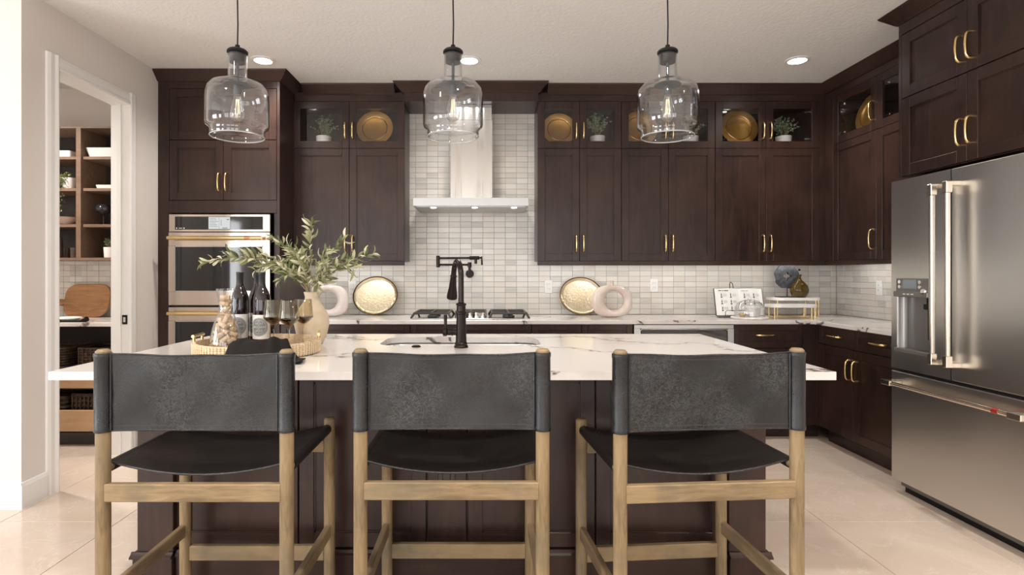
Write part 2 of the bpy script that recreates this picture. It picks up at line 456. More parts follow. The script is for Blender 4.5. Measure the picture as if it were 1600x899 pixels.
# left wall with the pantry doorway
D0, D1, DH = 3.29, 3.95, 2.455
b = B(); b.box(XL-.12, XL, 3.04, D0-.02, 0, CEIL); b.box(XL-.12, XL, D1+.02, YB, 0, CEIL); b.box(XL-.12, XL, D0-.02, D1+.02, DH+.02, CEIL)
struct(b.obj('wall_left', 'wall'))
struct(B().box(-6, XL-.12, 3.04, 3.16, 0, CEIL).obj('wall_near_left', 'wall'))
struct(B().box(-4.42, -4.3, 3.16, YB, 0, CEIL).obj('wall_pantry_left', 'wall'))
struct(B().box(-4.3, XL-.12, 4.70, 4.72, 0, CEIL).obj('wall_pantry_back', 'wall'))
# living-room shell behind the camera
b = B()
xs = [-6]+[v for p in WIN_BACK for v in p]+[XR]
for i in range(0, len(xs), 2): b.box(xs[i], xs[i+1], -4.9, -4.78, 0, CEIL)
for a, c in WIN_BACK: b.box(a, c, -4.9, -4.78, 2.5, CEIL)
struct(b.obj('wall_front', 'wall'))
b = B(); b.box(-5.62, -5.5, -4.78, -3.75, 0, CEIL); b.box(-5.62, -5.5, -2.05, -.65, 0, CEIL); b.box(-5.62, -5.5, 1.05, 3.04, 0, CEIL)
for y in (-2.9, .2): b.box(-5.62, -5.5, y-.85, y+.85, 0, .4); b.box(-5.62, -5.5, y-.85, y+.85, 2.4, CEIL)
struct(b.obj('wall_living_left', 'wall'))
for i, (a, c) in enumerate(WIN_BACK):
    f = B(); f.box(a, a+.06, -4.84, -4.79, .0, 2.5); f.box(c-.06, c, -4.84, -4.79, 0, 2.5); f.box(a+.06, c-.06, -4.84, -4.79, 2.44, 2.5)
    f.box((a+c)/2-.04, (a+c)/2+.04, -4.84, -4.79, 0, 2.44); f.box(a+.06, c-.06, -4.84, -4.79, 0, .08)
    struct(f.obj('window_%d' % (i+1), 'trim'))
# door casing, jamb, strike plate
door = bpy.data.objects.new('door_1', None); C.objects.link(door); struct(door)
CASP = [(0, 0), (.0, .018), (.012, .022), (.03, .014), (.06, .016), (.08, .010), (.085, 0)]
def casing(name, pts_w, z0, z1, side):
    # vertical casing profile along wall (y) extruded in z; side=-1 outward toward -y, +1 toward +y
    bb = B(); y = pts_w
    loop = [(XL+d, y+side*wd) for wd, d in CASP]
    bb.poly([(p[0], p[1]) for p in loop], z0, z1, 'z'); return bb.obj(name, 'trim', door)
casing('casing', D0, 0, DH+.085, -1); casing('casing', D1, 0, DH+.085, 1)
bb = B(); loop = [(XL+d, DH+wd) for wd, d in CASP]
vs0 = [(a, c) for a, c in loop]
lo = [bb.bm.verts.new((a, D0, c)) for a, c in loop]; hi = [bb.bm.verts.new((a, D1, c)) for a, c in loop]
for i in range(len(lo)): bb.bm.faces.new((lo[i], lo[(i+1) % len(lo)], hi[(i+1) % len(lo)], hi[i]))
bb.bm.faces.new(lo[::-1]); bb.bm.faces.new(hi); bb.obj('casing', 'trim', door)
bb = B(); bb.box(XL-.12, XL, D0-.02, D0, 0, DH); bb.box(XL-.12, XL, D1, D1+.02, 0, DH); bb.box(XL-.12, XL, D0-.02, D1+.02, DH, DH+.02)
bb.box(XL-.075, XL-.045, D1-.012, D1, 0, DH); bb.box(XL-.075, XL-.045, D0, D0+.012, 0, DH)
bb.obj('jamb', 'trim', door)
pl = B().box(XL-.04, XL-.004, D1-.004, D1, .915, .98, .001).obj('strike_plate', 'black', door)
B().box(XL-.030, XL-.014, D1-.006, D1-.004, .93, .965).obj('latch_hole', 'chrome', pl)
def baseboard(name, x0, x1, y0, y1, axis):
    bb = B(); h = .14
    if axis == 'x': pr = [(y0, 0), (y1, 0), (y1, h-.02), (y1-.008 if y1 > y0 else y1+.008, h), (y0, h)]
    if axis == 'x':
        bb.poly([(p[0], p[1]) for p in pr], x0, x1, 'x')
    else:
        pr = [(x0, 0), (x1, 0), (x1, h-.02), (x1-.006, h), (x0, h)]; bb.poly(pr, y0, y1, 'y')
    return struct(bb.obj(name, 'trim'))
baseboard('baseboard_left', XL, XL+.016, 3.04-.016, D0-.086, 'y')
baseboard('baseboard_near_left', -5.4, XL, 3.04, 3.024, 'x')

# ------------------------------------------------------------------ tiles
TP, TZ, G, TT = .0983, .0477, .0022, .006
def tile_mesh(w_, h_): return B().box(0, w_, 0, TT, 0, h_, .0012).mesh('tile', 'tile')
tile_me = tile_mesh(TP-G, TZ-G)
def tile_run(wall, label, cells, origin, rz, limit=300):
    """cells (i, j); local x = i*TP along wall, z = j*TZ; local -y faces the room"""
    rest = B(); n = 0; R = Matrix.Rotation(rz, 4, 'Z')
    for (i, j) in cells:
        lp = Vector((i*TP+G/2, -TT-.001, j*TZ+G/2)); wp = R @ lp+Vector(origin)
        tilt = Euler((random.gauss(0, .006), 0, random.gauss(0, .005)))
        if n < limit:
            o = link('tile', tile_me, wall, wp, (tilt.x, 0, rz+tilt.z))
            n += 1
        else:
            mt = Matrix.Translation(wp) @ R @ tilt.to_matrix().to_4x4()
            rest.box(0, TP-G, 0, TT, 0, TZ-G, .001, mt)
            n += 1
    if n > limit:
        o = rest.obj('tile_field', 'tile', wall); o['kind'] = 'stuff'
    else: rest.bm.free()
wb = bpy.data.objects['wall_back']; wr = bpy.data.objects['wall_right']
X0 = .3787-TP*20   # -1.587
hoodc = []; lowc = []
for i in range(0, 48):
    x = X0+i*TP
    if x < -1.60 or x+TP > XR+.004: continue
    inhood = -.78 < x < .46
    for j in range(0, 37 if inhood else 9):
        z = .915+j*TZ
        if z+TZ > 2.69: continue
        (hoodc if inhood else lowc).append((i, j))
vis = [c for c in hoodc if not (-.30 < X0+c[0]*TP+.05 < .09 and c[1] > 19)]
hid = [c for c in hoodc if c not in vis]
vis.sort(key=lambda c: c[1])
lowc.sort(key=lambda c: abs(X0+c[0]*TP-1.4))
xe = X0+TP*47
if XR-.010-xe > TP: xe += TP
for j in range(9): B().box(xe+G/2, XR-.009, YB-TT-.001, YB-.001, .915+j*TZ+G/2, .915+(j+1)*TZ-G/2, .001).obj('tile', 'tile', wb)
tile_run(wb, '', vis[:200]+lowc[:100]+vis[200:]+lowc[100:]+hid, (X0, YB, .915), 0)
b = B(); b.box(-1.565, XR, YB-.004, YB, .914, 1.38); b.box(-.66, .44, YB-.004, YB, 1.38, 2.69); b.obj('grout_bed', 'grout', wb)
cells = [(i, j) for i in range(0, 17) for j in range(0, 9)]
tile_run(wr, '', cells, (XR, YB-.008, .915), -PI/2)
B().box(XR-.004, XR, 3.3, YB-.005, .914, 1.38).obj('grout_bed', 'grout', wr)
wp_ = bpy.data.objects['wall_pantry_back']
cells = [(i, j) for i in range(0, 14) for j in range(0, 10)]
tile_run(wp_, '', cells, (-4.0, 4.70, .915), 0)
B().box(-4.3, XL-.121, 4.696, 4.70, .914, 1.40).obj('grout_bed', 'grout', wp_)

# ------------------------------------------------------------------ cabinets
def handle_mesh(L=.15, horiz=False, name='handle'):
    bb = B(); h = L/2; n = 8
    pts = [(0, 0, -h+.008), (0, -.016, -h+.008), (0, -.026, -h+.016)]
    for i in range(n+1):
        t = i/n; z = -h+.026+t*(L-.052); pts.append((0, -.031-.004*math.sin(PI*t), z))
    pts += [(0, -.026, h-.016), (0, -.016, h-.008), (0, 0, h-.008)]
    if horiz: pts = [(z, y, 0) for (x, y, z) in pts]
    bb.tube(pts, [.0092, .0078, .0072]+[.0066]*(n+1)+[.0072, .0078, .0092], 8)
    return bb.mesh(name, 'brass', 50)
HV = handle_mesh(); HH = handle_mesh(.15, True)
def handle(par, x, z, y=0, horiz=False):
    return link('handle', HH if horiz else HV, par, (x, y, z))
def shaker(par, name, x0, x1, z0, z1, glass=False, fw=.058, y=0.0, th=.02, gap=.0015, hpos=None, hor=False, mats=('cab', 'cabx'), hinges=None):
    x0 += gap; x1 -= gap; z0 += gap; z1 -= gap
    b = B()
    b.box(x0, x0+fw, y, y+th, z0, z1, .0015); b.box(x1-fw, x1, y, y+th, z0, z1, .0015)
    b.box(x0+fw, x1-fw, y, y+th, z0, z0+fw, .0012); b.box(x0+fw, x1-fw, y, y+th, z1-fw, z1, .0012)
    # small inner bevel bead
    if not glass:
        i = .006
        for (a, c, d, e) in ((x0+fw, x1-fw, z0+fw, z0+fw+i), (x0+fw, x1-fw, z1-fw-i, z1-fw), (x0+fw, x0+fw+i, z0+fw, z1-fw), (x1-fw-i, x1-fw, z0+fw, z1-fw)):
            b.box(a, c, y+.005, y+.012, d, e)
    d = b.obj(name, mats[0], par)
    if glass: B().box(x0+fw-.004, x1-fw+.004, y+.009, y+.012, z0+fw-.004, z1-fw+.004).obj('pane', 'pane', d)
    else: B().box(x0+fw-.002, x1-fw+.002, y+.009, y+.017, z0+fw-.002, z1-fw+.002).obj('panel', mats[0], d)
    if hpos: handle(d, hpos[0], hpos[1], y, hor)
    if hinges:
        for zz in (z0+.08, z1-.08):
            hb = B(); s = 1 if hinges > 0 else -1
            hx = (x1-fw) if hinges > 0 else (x0+fw)
            hb.box(min(hx, hx-s*.045), max(hx, hx-s*.045), y+.021, y+.035, zz-.008, zz+.008, .002)
            hb.cyl(.012, 0, .006, 0, 0, 10, Matrix.Translation((hx+s*.012, y+.028, zz)) @ Matrix.Rotation(PI/2, 4, 'X'))
            hb.obj('hinge', 'chrome', d)
    return d
ZU0, ZUM, ZU1 = 1.3755, 2.302, 2.688
def upper(name, label, X, Y, rz, W, D, splits, glass=True, group='espresso upper wall cabinets', handles='center', hinge=False):
    """X,Y = left end of face; local x right, y into the wall"""
    t = thing(name, label, 'cabinet', (X, Y, 0), rz, group)
    b = B(); y0 = .022
    b.box(0, .018, y0, D, ZU0, ZU1); b.box(W-.018, W, y0, D, ZU0, ZU1)
    b.box(.018, W-.018, y0, D, ZU0, ZU0+.018); b.box(.018, W-.018, y0, D, ZU1-.018, ZU1)
    b.box(.018, W-.018, y0, D, ZUM-.012, ZUM+.012+.046); b.box(.018, W-.018, D-.01, D, ZU0+.018, ZU1-.018)
    b.obj('carcass', 'cab', t)
    xs = [0]+splits+[W]
    for k in range(len(xs)-1):
        a, c = xs[k], xs[k+1]
        side = 1 if (k % 2 == 0 and len(xs) > 2) or handles == 'right' else -1   # handle side
        if handles == 'right' : side = 1
        if handles == 'alt': side = 1 if k == 0 else -1
        hx = (c-.03) if side > 0 else (a+.03)
        shaker(t, 'glass_door', a, c, ZUM, ZU1, True, hpos=(hx, ZUM+.145), hinges=(-side if hinge else None))
        shaker(t, 'door', a, c, ZU0, ZUM, False, hpos=(hx, ZU0+.145))
    return t
YU = 4.63
UD = YB-YU-.002
upper('wall_cabinet', 'upper cabinet left of the range hood, plant and gold plate behind its glass', -1.575, YU, 0, .918, UD, [.463], hinge=False)
upper('wall_cabinet', 'upper cabinet immediately right of the range hood', .437, YU, 0, .688, UD, [.345])
upper('wall_cabinet', 'upper cabinet behind the right-hand pendant', 1.127, YU, 0, .769, UD, [.386])
upper('wall_cabinet', 'upper cabinet in the right corner of the back wall', 1.898, YU, 0, .855, UD, [.418], hinge=True)
t = upper('wall_cabinet', 'upper cabinet on the right side wall beside the fridge enclosure', 2.80, 4.52, -PI/2, 1.16, XR-2.80-.002, [.495], handles='right', hinge=True)
# corner filler
b = B(); b.box(2.755, 2.80, YU+.004, YU+.06, ZU0, ZU1, .001); b.box(2.80, 2.84, 4.522, YU+.06, ZU0, ZU1, .001)
tag(b.obj('corner_filler', 'cab'), 'narrow vertical dark filler strip where the two upper cabinet runs meet', 'cabinet filler')
# tower side filler strips
# light rails under uppers
b = B(); b.box(-1.562, -.657, YU+.002, YU+.022, 1.339, ZU0-.001, .002)
tag(b.obj('light_rail', 'cabx'), 'dark wooden light rail below the upper cabinet left of the hood', 'moulding')
b = B(); b.box(.437, 2.80, YU+.002, YU+.022, 1.339, ZU0-.001, .002); b.box(2.802, 2.822, 3.36, YU+.022, 1.339, ZU0-.001, .002)
tag(b.obj('light_rail', 'cabx'), 'long dark wooden light rail below the upper cabinets right of the hood', 'moulding')
# frieze and crown
ZF = 2.742
b = B()
b.box(-1.562, -.657, YU+.002, YU+.04, ZU1+.001, ZF+.02, .001); b.box(.437, 2.80, YU+.002, YU+.04, ZU1+.001, ZF+.02, .001)
b.box(2.802, 2.84, 3.36, YU+.04, ZU1+.001, ZF+.02, .001)
tag(b.obj('frieze', 'cabx'), 'flat dark frieze board between the glass doors and the crown moulding', 'moulding')
CP = [(0, ZF), (.006, ZF), (.016, ZF+.008), (.070, CEIL-.012), (.075, CEIL-.002), (0, CEIL-.002)]
def crown(label, path, mat_='cabx'):
    b = B(); b.sweep_rect(CP, path); return tag(b.obj('crown_moulding', mat_), label, 'moulding')
# hood surround box
SO = YU-.06
b = B()
b.box(-.655, .435, SO, YB-.002, 2.67, 2.69); b.box(-.655, .435, SO, SO+.02, 2.6905, ZF+.03)
tag(b.obj('hood_soffit', 'cab'), 'dark wooden soffit box spanning the gap above the range hood', 'soffit')
crown('crown moulding over the upper cabinet left of the hood', [(-1.485, YU, 0, -1), (-.735, YU, 0, -1)])
crown('crown moulding projecting over the range hood soffit', [(-.66, SO+.12, -1, 0), (-.66, SO, -1, -1), (.44, SO, 1, -1), (.44, SO+.12, 1, 0)])
crown('crown moulding over the right-hand upper cabinets and the corner', [(.516, YU, 0, -1), (2.80, YU, -1, -1), (2.80, 3.43, -1, 0)])

# oven tower
TY = 4.31; TX0, TX1 = -2.498, -1.567
tw = thing('oven_tower', 'tall dark tower cabinet holding the double wall oven beside the pantry doorway', 'cabinet', (TX0, TY, 0), 0)
TW = TX1-TX0
b = B(); b.box(0, TW, .022, YB-TY-.002, 0, .44); b.box(0, TW, .022, YB-TY-.002, 1.75, ZF+.02)
b.box(0, .05, .0215, YB-TY-.002, .44, 1.75); b.box(TW-.05, TW, .0215, YB-TY-.002, .44, 1.75); b.box(.05, TW-.05, YB-TY-.03, YB-TY-.002, .44, 1.75)
b.obj('carcass', 'cab', tw)
b = B(); b.box(0, .084, 0, .022, .1, ZF+.02, .001); b.box(TW-.022, TW, 0, .022, .1, ZF+.02, .001); b.box(.0845, TW-.0225, 0, .022, 1.735, 1.83, .001)
b.box(.0845, TW-.0225, 0, .022, 2.69, ZF+.02, .001); b.obj('face_frame', 'cab', tw)
shaker(tw, 'door', .086, .498, 1.833, 2.293, hpos=(.470, 1.97)); shaker(tw, 'door', .498, TW-.024, 1.833, 2.293, hpos=(.526, 1.97))
shaker(tw, 'flip_door', .086, TW-.024, 2.296, 2.688)
shaker(tw, 'drawer', .086, TW-.024, .11, .435, hpos=(.46, .27), hor=True)
crown('crown moulding around the top of the oven tower', [(TX0+.0, TY, -.4, -1), (TX1, TY, 1, -1), (TX1, YU, 1, 0)])
# double oven
ov = thing('double_wall_oven', 'stainless double wall oven with brass-coloured handles in the tower cabinet', 'oven', (-2.405, TY, 0), 0)
OW = .772
B().box(.02, OW-.02, 0.003, .55, .47, 1.72).obj('oven_body', 'dark', ov)
c = B().box(0, OW, -.02, .002, 1.590, 1.724, .003).obj('control_panel', 'ovensteel', ov)
B().box(.048, OW-.055, -.0225, -.019, 1.606, 1.706, .001).obj('glass_strip', 'screen', c)
d = B().box(.305, .468, -.0245, -.0225, 1.610, 1.702).obj('display', 'display', c)
b = B()
for k in range(6): b.box(.315, .36+.008*(k % 3), -.0255, -.0246, 1.690-k*.012, 1.692-k*.012)
for k in range(5): b.box(.400, .404, -.0255, -.0246, 1.675-k*.009, 1.680-k*.009)
b.box(.445, .460, -.0255, -.0246, 1.680, 1.686); b.box(.385, .386, -.0255, -.0246, 1.612, 1.700); b.box(.41, .45, -.0255, -.0246, 1.616, 1.620)
b.obj('icon', 'ink', c)['kind'] = 'stuff'
b = B(); b.cyl(.005, 0, .001, .062, 0, 10, Matrix.Translation((0, -.0226, 1.617)) @ Matrix.Rotation(PI/2, 4, 'X'))
b.cyl(.005, 0, .001, .118, 0, 10, Matrix.Translation((0, -.0226, 1.617)) @ Matrix.Rotation(PI/2, 4, 'X')); b.box(.078, .104, -.0236, -.0226, 1.615, 1.619); b.obj('button', 'plate', c)
def odoor(z0, z1):
    b = B(); f = .048
    g0, g1 = z0+.105, z1-.105
    b.box(0, OW, -.025, .0, z0, g0, .002); b.box(0, OW, -.025, 0, g1, z1, .002); b.box(0, f, -.025, 0, g0, g1); b.box(OW-f-.005, OW, -.025, 0, g0, g1)
    d = b.obj('oven_door', 'ovensteel', ov)
    B().box(f-.002, OW-f-.003, -.022, -.012, g0-.002, g1+.002).obj('oven_window', 'screen', d)
    b = B(); b.box(f, OW-f-.005, -.0265, -.0225, g0, g0+.005); b.box(f, OW-f-.005, -.0265, -.0225, g1-.005, g1); b.box(f, f+.005, -.0265, -.0225, g0, g1); b.box(OW-f-.010, OW-f-.005, -.0265, -.0225, g0, g1)
    b.obj('window_bezel', 'chrome', d)
    hz = z1-.045
    b = B(); b.tube([(.02, -.075, hz), (OW-.045, -.075, hz)], .014, 16)
    for x in (.045, OW-.07): b.box(x-.012, x+.012, -.07, -.025, hz-.009, hz+.009, .002)
    b.obj('handle', 'brass', d, 40)
    b = B(); b.tube([(OW-.17, -.075, hz), (OW-.13, -.075, hz)], .0148, 16); b.obj('handle_ring', 'copper', d, 40)
odoor(1.03, 1.585); odoor(.465, 1.015)

# base cabinets, back run
BY = 4.318
def base(label, x0, x1, fronts, Y=BY, X=None, rz=0, D=None, ends=None, name='base_cabinet'):
    W = x1-x0
    t = thing(name, label, 'cabinet', (x0, Y, 0) if X is None else X, rz, 'espresso base cabinets')
    D = D or (YB-Y-.012)
    b = B(); b.box(0, W, .021, D, .11, .883); b.box(0, W, .075, D, 0, .11); b.obj('carcass', 'cab', t)
    for f in fronts:
        kind, a, c, z0, z1 = f[:5]; h = f[5] if len(f) > 5 else None
        if kind == 'drawer': shaker(t, 'drawer', a, c, z0, z1, fw=.045, hpos=h, hor=True)
        else: shaker(t, 'door', a, c, z0, z1, hpos=h)
    return t
def two(W, d=True):
    return [('drawer', 0, W, .72, .882, (W/2, .80)), ('door', 0, W/2, .115, .716, (W/2-.03, .60)), ('door', W/2, W, .115, .716, (W/2+.03, .60))]
base('base cabinet left of the cooktop next to the oven tower', -1.565, -.57, two(.995))
base('base cabinet directly below the cooktop', -.568, .36, two(.928))
base('narrow base cabinet just right of the cooktop', .362, .742, [('drawer', 0, .38, .72, .882, (.19, .80)), ('door', 0, .38, .115, .716, (.03, .60))])
base('narrow base cabinet left of the undercounter cooler', .744, 1.138, [('drawer', 0, .394, .72, .882, (.197, .80)), ('door', 0, .394, .115, .716, (.36, .60))])
base('three-drawer base cabinet right of the undercounter cooler', 1.905, 2.44, [('drawer', 0, .535, .70, .882, (.24, .80)), ('drawer', 0, .535, .415, .696, (.24, .60)), ('drawer', 0, .535, .115, .411, (.24, .32))])
b = B(); b.box(2.443, 2.54, BY+.005, BY+.03, .11, .883); b.box(2.54, 2.565, 4.282, BY+.03, .11, .883); b.box(2.443, 2.60, BY+.075, BY+.09, 0, .11)
tag(b.obj('corner_filler', 'cab'), 'dark filler panel in the inner corner of the base cabinets', 'cabinet filler')
# right run (faces -x)
t = base('base cabinet of two drawers and two doors beside the fridge', 0, .93, [('drawer', 0, .40, .745, .882, (.20, .815)), ('drawer', .40, .90, .745, .882, (.655, .815)),
      ('door', 0, .40, .115, .741, (.365, .60)), ('door', .40, .90, .115, .741, (.435, .60))], X=(2.54, 4.28, 0), rz=-PI/2, D=XR-2.54-.012)
# cooler / microwave drawer
uc = thing('undercounter_cooler', 'stainless framed undercounter cooler with dark glass door', 'cooler', (1.142, BY, 0))
B().box(.002, .758, .003, .58, .1, .882).obj('cooler_body', 'dark', uc)
b = B(); z0, z1 = .115, .880
b.box(0, .76, -.022, .0, z1-.03, z1, .002); b.box(0, .76, -.022, 0, z0, z0+.04, .002); b.box(0, .045, -.022, 0, z0+.04, z1-.03); b.box(.715, .76, -.022, 0, z0+.04, z1-.03)
d = b.obj('cooler_door', 'hoodsteel', uc); B().box(.043, .717, -.018, -.008, z0+.038, z1-.028).obj('door_glass', 'screen', d)
b = B(); b.tube([(.045, -.0235, z0+.2), (.045, -.0235, z1-.045), (.06, -.0235, z1-.033), (.70, -.0235, z1-.033), (.715, -.0235, z1-.045), (.715, -.0235, z0+.2)], .004, 8); b.obj('bezel', 'chrome', d, 40)

# countertops
b = B()
pts = [(-1.565, 4.293), (2.51, 4.293), (2.51, 3.335), (XR-.008, 3.335), (XR-.008, YB-.008), (-1.565, YB-.008)]
b.poly(pts, .884, .914)
o = tag(b.obj('countertop', 'quartz'), 'L-shaped white quartz perimeter countertop with faint veins', 'countertop')
mod = o.modifiers.new('bevel', 'BEVEL'); mod.width = .003; mod.segments = 2

# ------------------------------------------------------------------ fridge wall
FX = 2.39
fr = thing('refrigerator', 'tall stainless french-door refrigerator with ice and water dispenser', 'refrigerator', (FX, 3.308, 0), -PI/2)
FW = .90
B().box(.004, FW-.004, .055, .68, .03, 1.79).obj('fridge_body', 'slate', fr)
mid = .423
def slab(x0, x1, z0, z1, name, hole=None):
    b = B()
    if hole is None: b.box(x0, x1, 0, .05, z0, z1, .004, seg=2)
    else:
        h0, h1, g0, g1 = hole
        b.box(x0, h0, 0, .05, z0, z1); b.box(h1, x1, 0, .05, z0, z1); b.box(h0, h1, 0, .05, z0, g0); b.box(h0, h1, 0, .05, g1, z1)
    return b.obj(name, 'steel', fr)
dl = slab(0, mid-.003, .722, 1.806, 'fridge_door', (.045, .29, .84, 1.165))
dr = slab(mid+.003, FW, .722, 1.806, 'fridge_door')
fz = slab(0, FW, .075, .705, 'freezer_drawer')
B().box(.03, FW-.01, .06, .09, .0, .07).obj('toe_grille', 'black', fr)
B().box(.01, FW-.01, .03, .05, .706, .721).obj('gasket', 'dark', fr)
# dispenser
p = B().box(.045, .29, -.006, .0, 1.165, 1.243, .002).obj('dispenser_panel', 'slate', dl)
d = B().box(.10, .20, -.0075, -.0058, 1.185, 1.235).obj('dispenser_screen', mat('dispenser_glass', (.22, .25, .28), .1), dl)
for x in (.075, .225):
    for z in (1.195, 1.222): B().cyl(.010, 0, .004, 0, 0, 14, Matrix.Translation((x, -.006, z)) @ Matrix.Rotation(PI/2, 4, 'X')).obj('dispenser_button', 'chrome', dl, 40)
b = B().cyl(.018, 0, .02, 0, 0, 20, Matrix.Translation((.262, -.002, 1.172)) @ Matrix.Rotation(PI/2, 4, 'X'), .004).obj('dispenser_knob', 'chrome', dl, 40)
b = B(); b.box(.042, .295, -.022, .0, 1.138, 1.168, .004)
b.obj('dispenser_hood', 'slate', dl)
b = B()
for k, x in enumerate((.12, .15, .18)): b.box(x, x+.018, -.0232, -.0222, 1.152, 1.157)
b.obj('button', 'plate', dl)
b = B(); b.box(.05, .285, .075, .08, .84, 1.14); b.box(.0455, .052, .004, .08, .84, 1.14); b.box(.283, .2895, .004, .08, .84, 1.14)
b.obj('dispenser_recess', 'recess', dl)
b = B(); b.box(.042, .295, -.018, .075, .822, .843, .004); b.obj('drip_tray', 'slate', dl)
b = B(); b.box(.20, .27, .03, .05, 1.07, 1.10, .003); b.cyl(.015, 1.10, 1.14, .235, .04, 14); b.obj('nozzle', 'black', dl, 40)
b = B(); b.box(.20, .27, .055, .06, .90, 1.07, .002); b.obj('paddle', 'chrome', dl)
HDL = mat('satin_nickel', (.56, .50, .43), .28, 1)
CHM = mat('champagne_mount', (.72, .63, .52), .22, 1)
def fhandle(x, par, z0, z1):
    b = B(); b.tube([(x, -.062, z0), (x, -.062, z1)], .0135, 16)
    o = b.obj('handle', HDL, par, 40)
    for z in (z0+.02, z1-.02):
        e = B()
        e.box(x-.015, x+.015, -.078, -.046, z-.03, z+.03, .003); e.box(x-.011, x+.011, -.046, -.0, z-.012+(.018 if z > 1 else -.018), z+.012+(.018 if z > 1 else -.018), .002)
        e.obj('handle_mount', CHM, o)
fhandle(mid-.045, dl, .805, 1.725); fhandle(mid+.052, dr, .805, 1.725)
b = B(); b.tube([(.03, -.062, .642), (FW-.03, -.062, .642)], .0125, 16); o = b.obj('handle', mat('champagne_steel', (.80, .70, .58), .2, 1), fz, 40)
for x in (.055, FW-.055):
    b = B(); b.box(x-.03, x+.03, -.05, 0, .630, .654, .003); b.box(x-.035, x+.035, -.078, -.046, .627, .657, .003)
    b.obj('handle_mount', CHM, o)
b = B(); b.tube([(.73, -.062, .642), (.762, -.062, .642)], .0132, 16); b.obj('handle_ring', mat('red_ring', (.45, .05, .04), .3, .6), o, 40)

EX = 2.465
en = thing('fridge_enclosure', 'deep dark double-row cabinet above the refrigerator', 'cabinet', (EX, 3.33, 0), -PI/2)
EW = .93; ED = XR-EX-.002
b = B(); b.box(0, EW, .022, ED, 1.842, ZF+.02); b.box(-.0225, -.001, 0.0, ED, 1.842, ZF+.02, .001)
b.obj('carcass', 'cab', en)
b = B().box(-.001, EW, 0, .022, 2.68, ZF+.02, .001).obj('face_frame', 'cabx', en)
ms = .452
for (a, c, s) in ((0, ms, 1), (ms, EW-.03, -1)):
    hx = (c-.03) if s > 0 else a+.03
    shaker(en, 'door', a, c, 1.845, 2.299, hpos=(hx, 2.0), fw=.062); shaker(en, 'door', a, c, 2.302, 2.677, hpos=(hx, 2.43), fw=.062)
b = B().box(2.56, XR-.002, 3.312, 3.332, 0, 1.84, .001)
tag(b.obj('side_panel', 'cab'), 'tall dark end panel between the refrigerator and the right base cabinet', 'panel')
crown('crown moulding around the deep cabinet above the refrigerator', [(2.80, 3.353, 0, 1), (EX, 3.353, -1, 1), (EX, 2.4, -1, 0)])

# ------------------------------------------------------------------ hood and cooktop
HX = -.108
hd = thing('range_hood', 'stainless chimney range hood over the cooktop', 'range hood', (HX, YB, 0))
HF = -.50
b = B(); b.box(-.457, .457, HF, -.008, 1.805, 1.871, .002)
b.obj('canopy', 'hoodsteel', hd)
B().box(-.43, .43, HF+.02, -.03, 1.800, 1.8048).obj('hood_underside', 'hoodsteel', hd)
b = B(); b.box(-.172, .172, -.29, -.008, 1.872, 2.54, .001); b.obj('chimney', 'chimsteel', hd)
b = B(); b.box(-.168, .168, -.286, -.008, 2.541, 2.668, .001); b.obj('chimney_sleeve', 'chimsteel', hd)
for x in (-.30, .03, .345):
    lg = B().cyl(.022, 1.797, 1.8, x, HF+.07, 20).obj('hood_light', 'lamp', hd)
    sp = spot('hood_bulb', (HX+x, YB+HF+.07, 1.79), 2.5, 130, .8, .02, (1, .93, .84))
ct = thing('gas_cooktop', 'stainless gas cooktop with black cast iron grates under the hood', 'cooktop', (-.112, 4.62, .914))
b = B(); b.box(-.457, .457, -.26, .26, .0005, .010, .003); b.obj('cooktop_tray', 'chrome', ct)
for gx, gw in ((-.305, .27), (.305, .27), (0, .24)):
    b = B(); y0, y1 = (-.235, .235) if gx else (-.05, .235)
    zt = .052
    for x in (gx-gw/2, gx+gw/2): b.box(x-.008, x+.008, y0+.03, y1-.03, zt-.014, zt, .002)
    for y in (y0+.03, y1-.03, (y0+y1)/2): b.box(gx-gw/2, gx+gw/2, y-.007, y+.007, zt-.0145, zt-.0005, .002)
    b.box(gx-.007, gx+.007, y0+.03, y1-.03, zt-.0142, zt-.0003)
    for x in (gx-gw/2, gx+gw/2):
        for y, yo in ((y0+.03, -.03), (y1-.03, .03)):
            b.tube([(x, y, zt-.008), (x+(.02 if x > gx else -.02)*(1 if gx else 0), y+yo, .010)], .009, 6)
    b.obj('grate', 'grate', ct)
for x, y, r in ((-.305, -.11, .04), (-.305, .12, .05), (.305, -.11, .05), (.305, .12, .04), (0, .10, .055)):
    b = B(); b.cyl(r, .0105, .024, x, y, 20, None, .004); b.cyl(r*.72, .0245, .032, x, y, 20, None, .003); b.obj('burner', 'grate', ct, 40)
for k in range(5):
    x = -.10+k*.05; b = B(); b.cyl(.019, .0105, .018, x, -.17, 18); b.lathe([(.017, .0185), (.014, .045), (.011, .048), (0, .048)], x, -.17, 0, 18); b.obj('knob', 'chrome', ct, 40)

# pot filler
pf = thing('pot_filler', 'dark bronze folding pot filler faucet mounted on the tile above the cooktop', 'faucet', (-.129, YB-.009, 1.27))
b = B(); b.cyl(.036, 0, .010, 0, 0, 28, Matrix.Rotation(PI/2, 4, 'X'), .003); b.cyl(.024, .010, .022, 0, 0, 24, Matrix.Rotation(PI/2, 4, 'X'), .003); b.obj('wall_flange', 'bronze', pf, 40)
b = B(); b.tube([(0, -.022, 0), (0, -.06, 0), (0, -.06, .095)], .012, 12); b.cyl(.017, .055, .10, 0, -.06, 16, None, .003); b.obj('stem', 'bronze', pf, 40)
A = Vector((0, -.06, .078)); E = Vector((-.268, -.11, .078))
b = B(); b.tube([A, E], .009, 12); b.obj('lower_arm', 'bronze', pf, 40)
b = B(); b.cyl(.016, .055, .155, E.x, E.y, 16, None, .004); b.obj('elbow', 'bronze', pf, 40)
F = Vector((.055, -.19, .134))
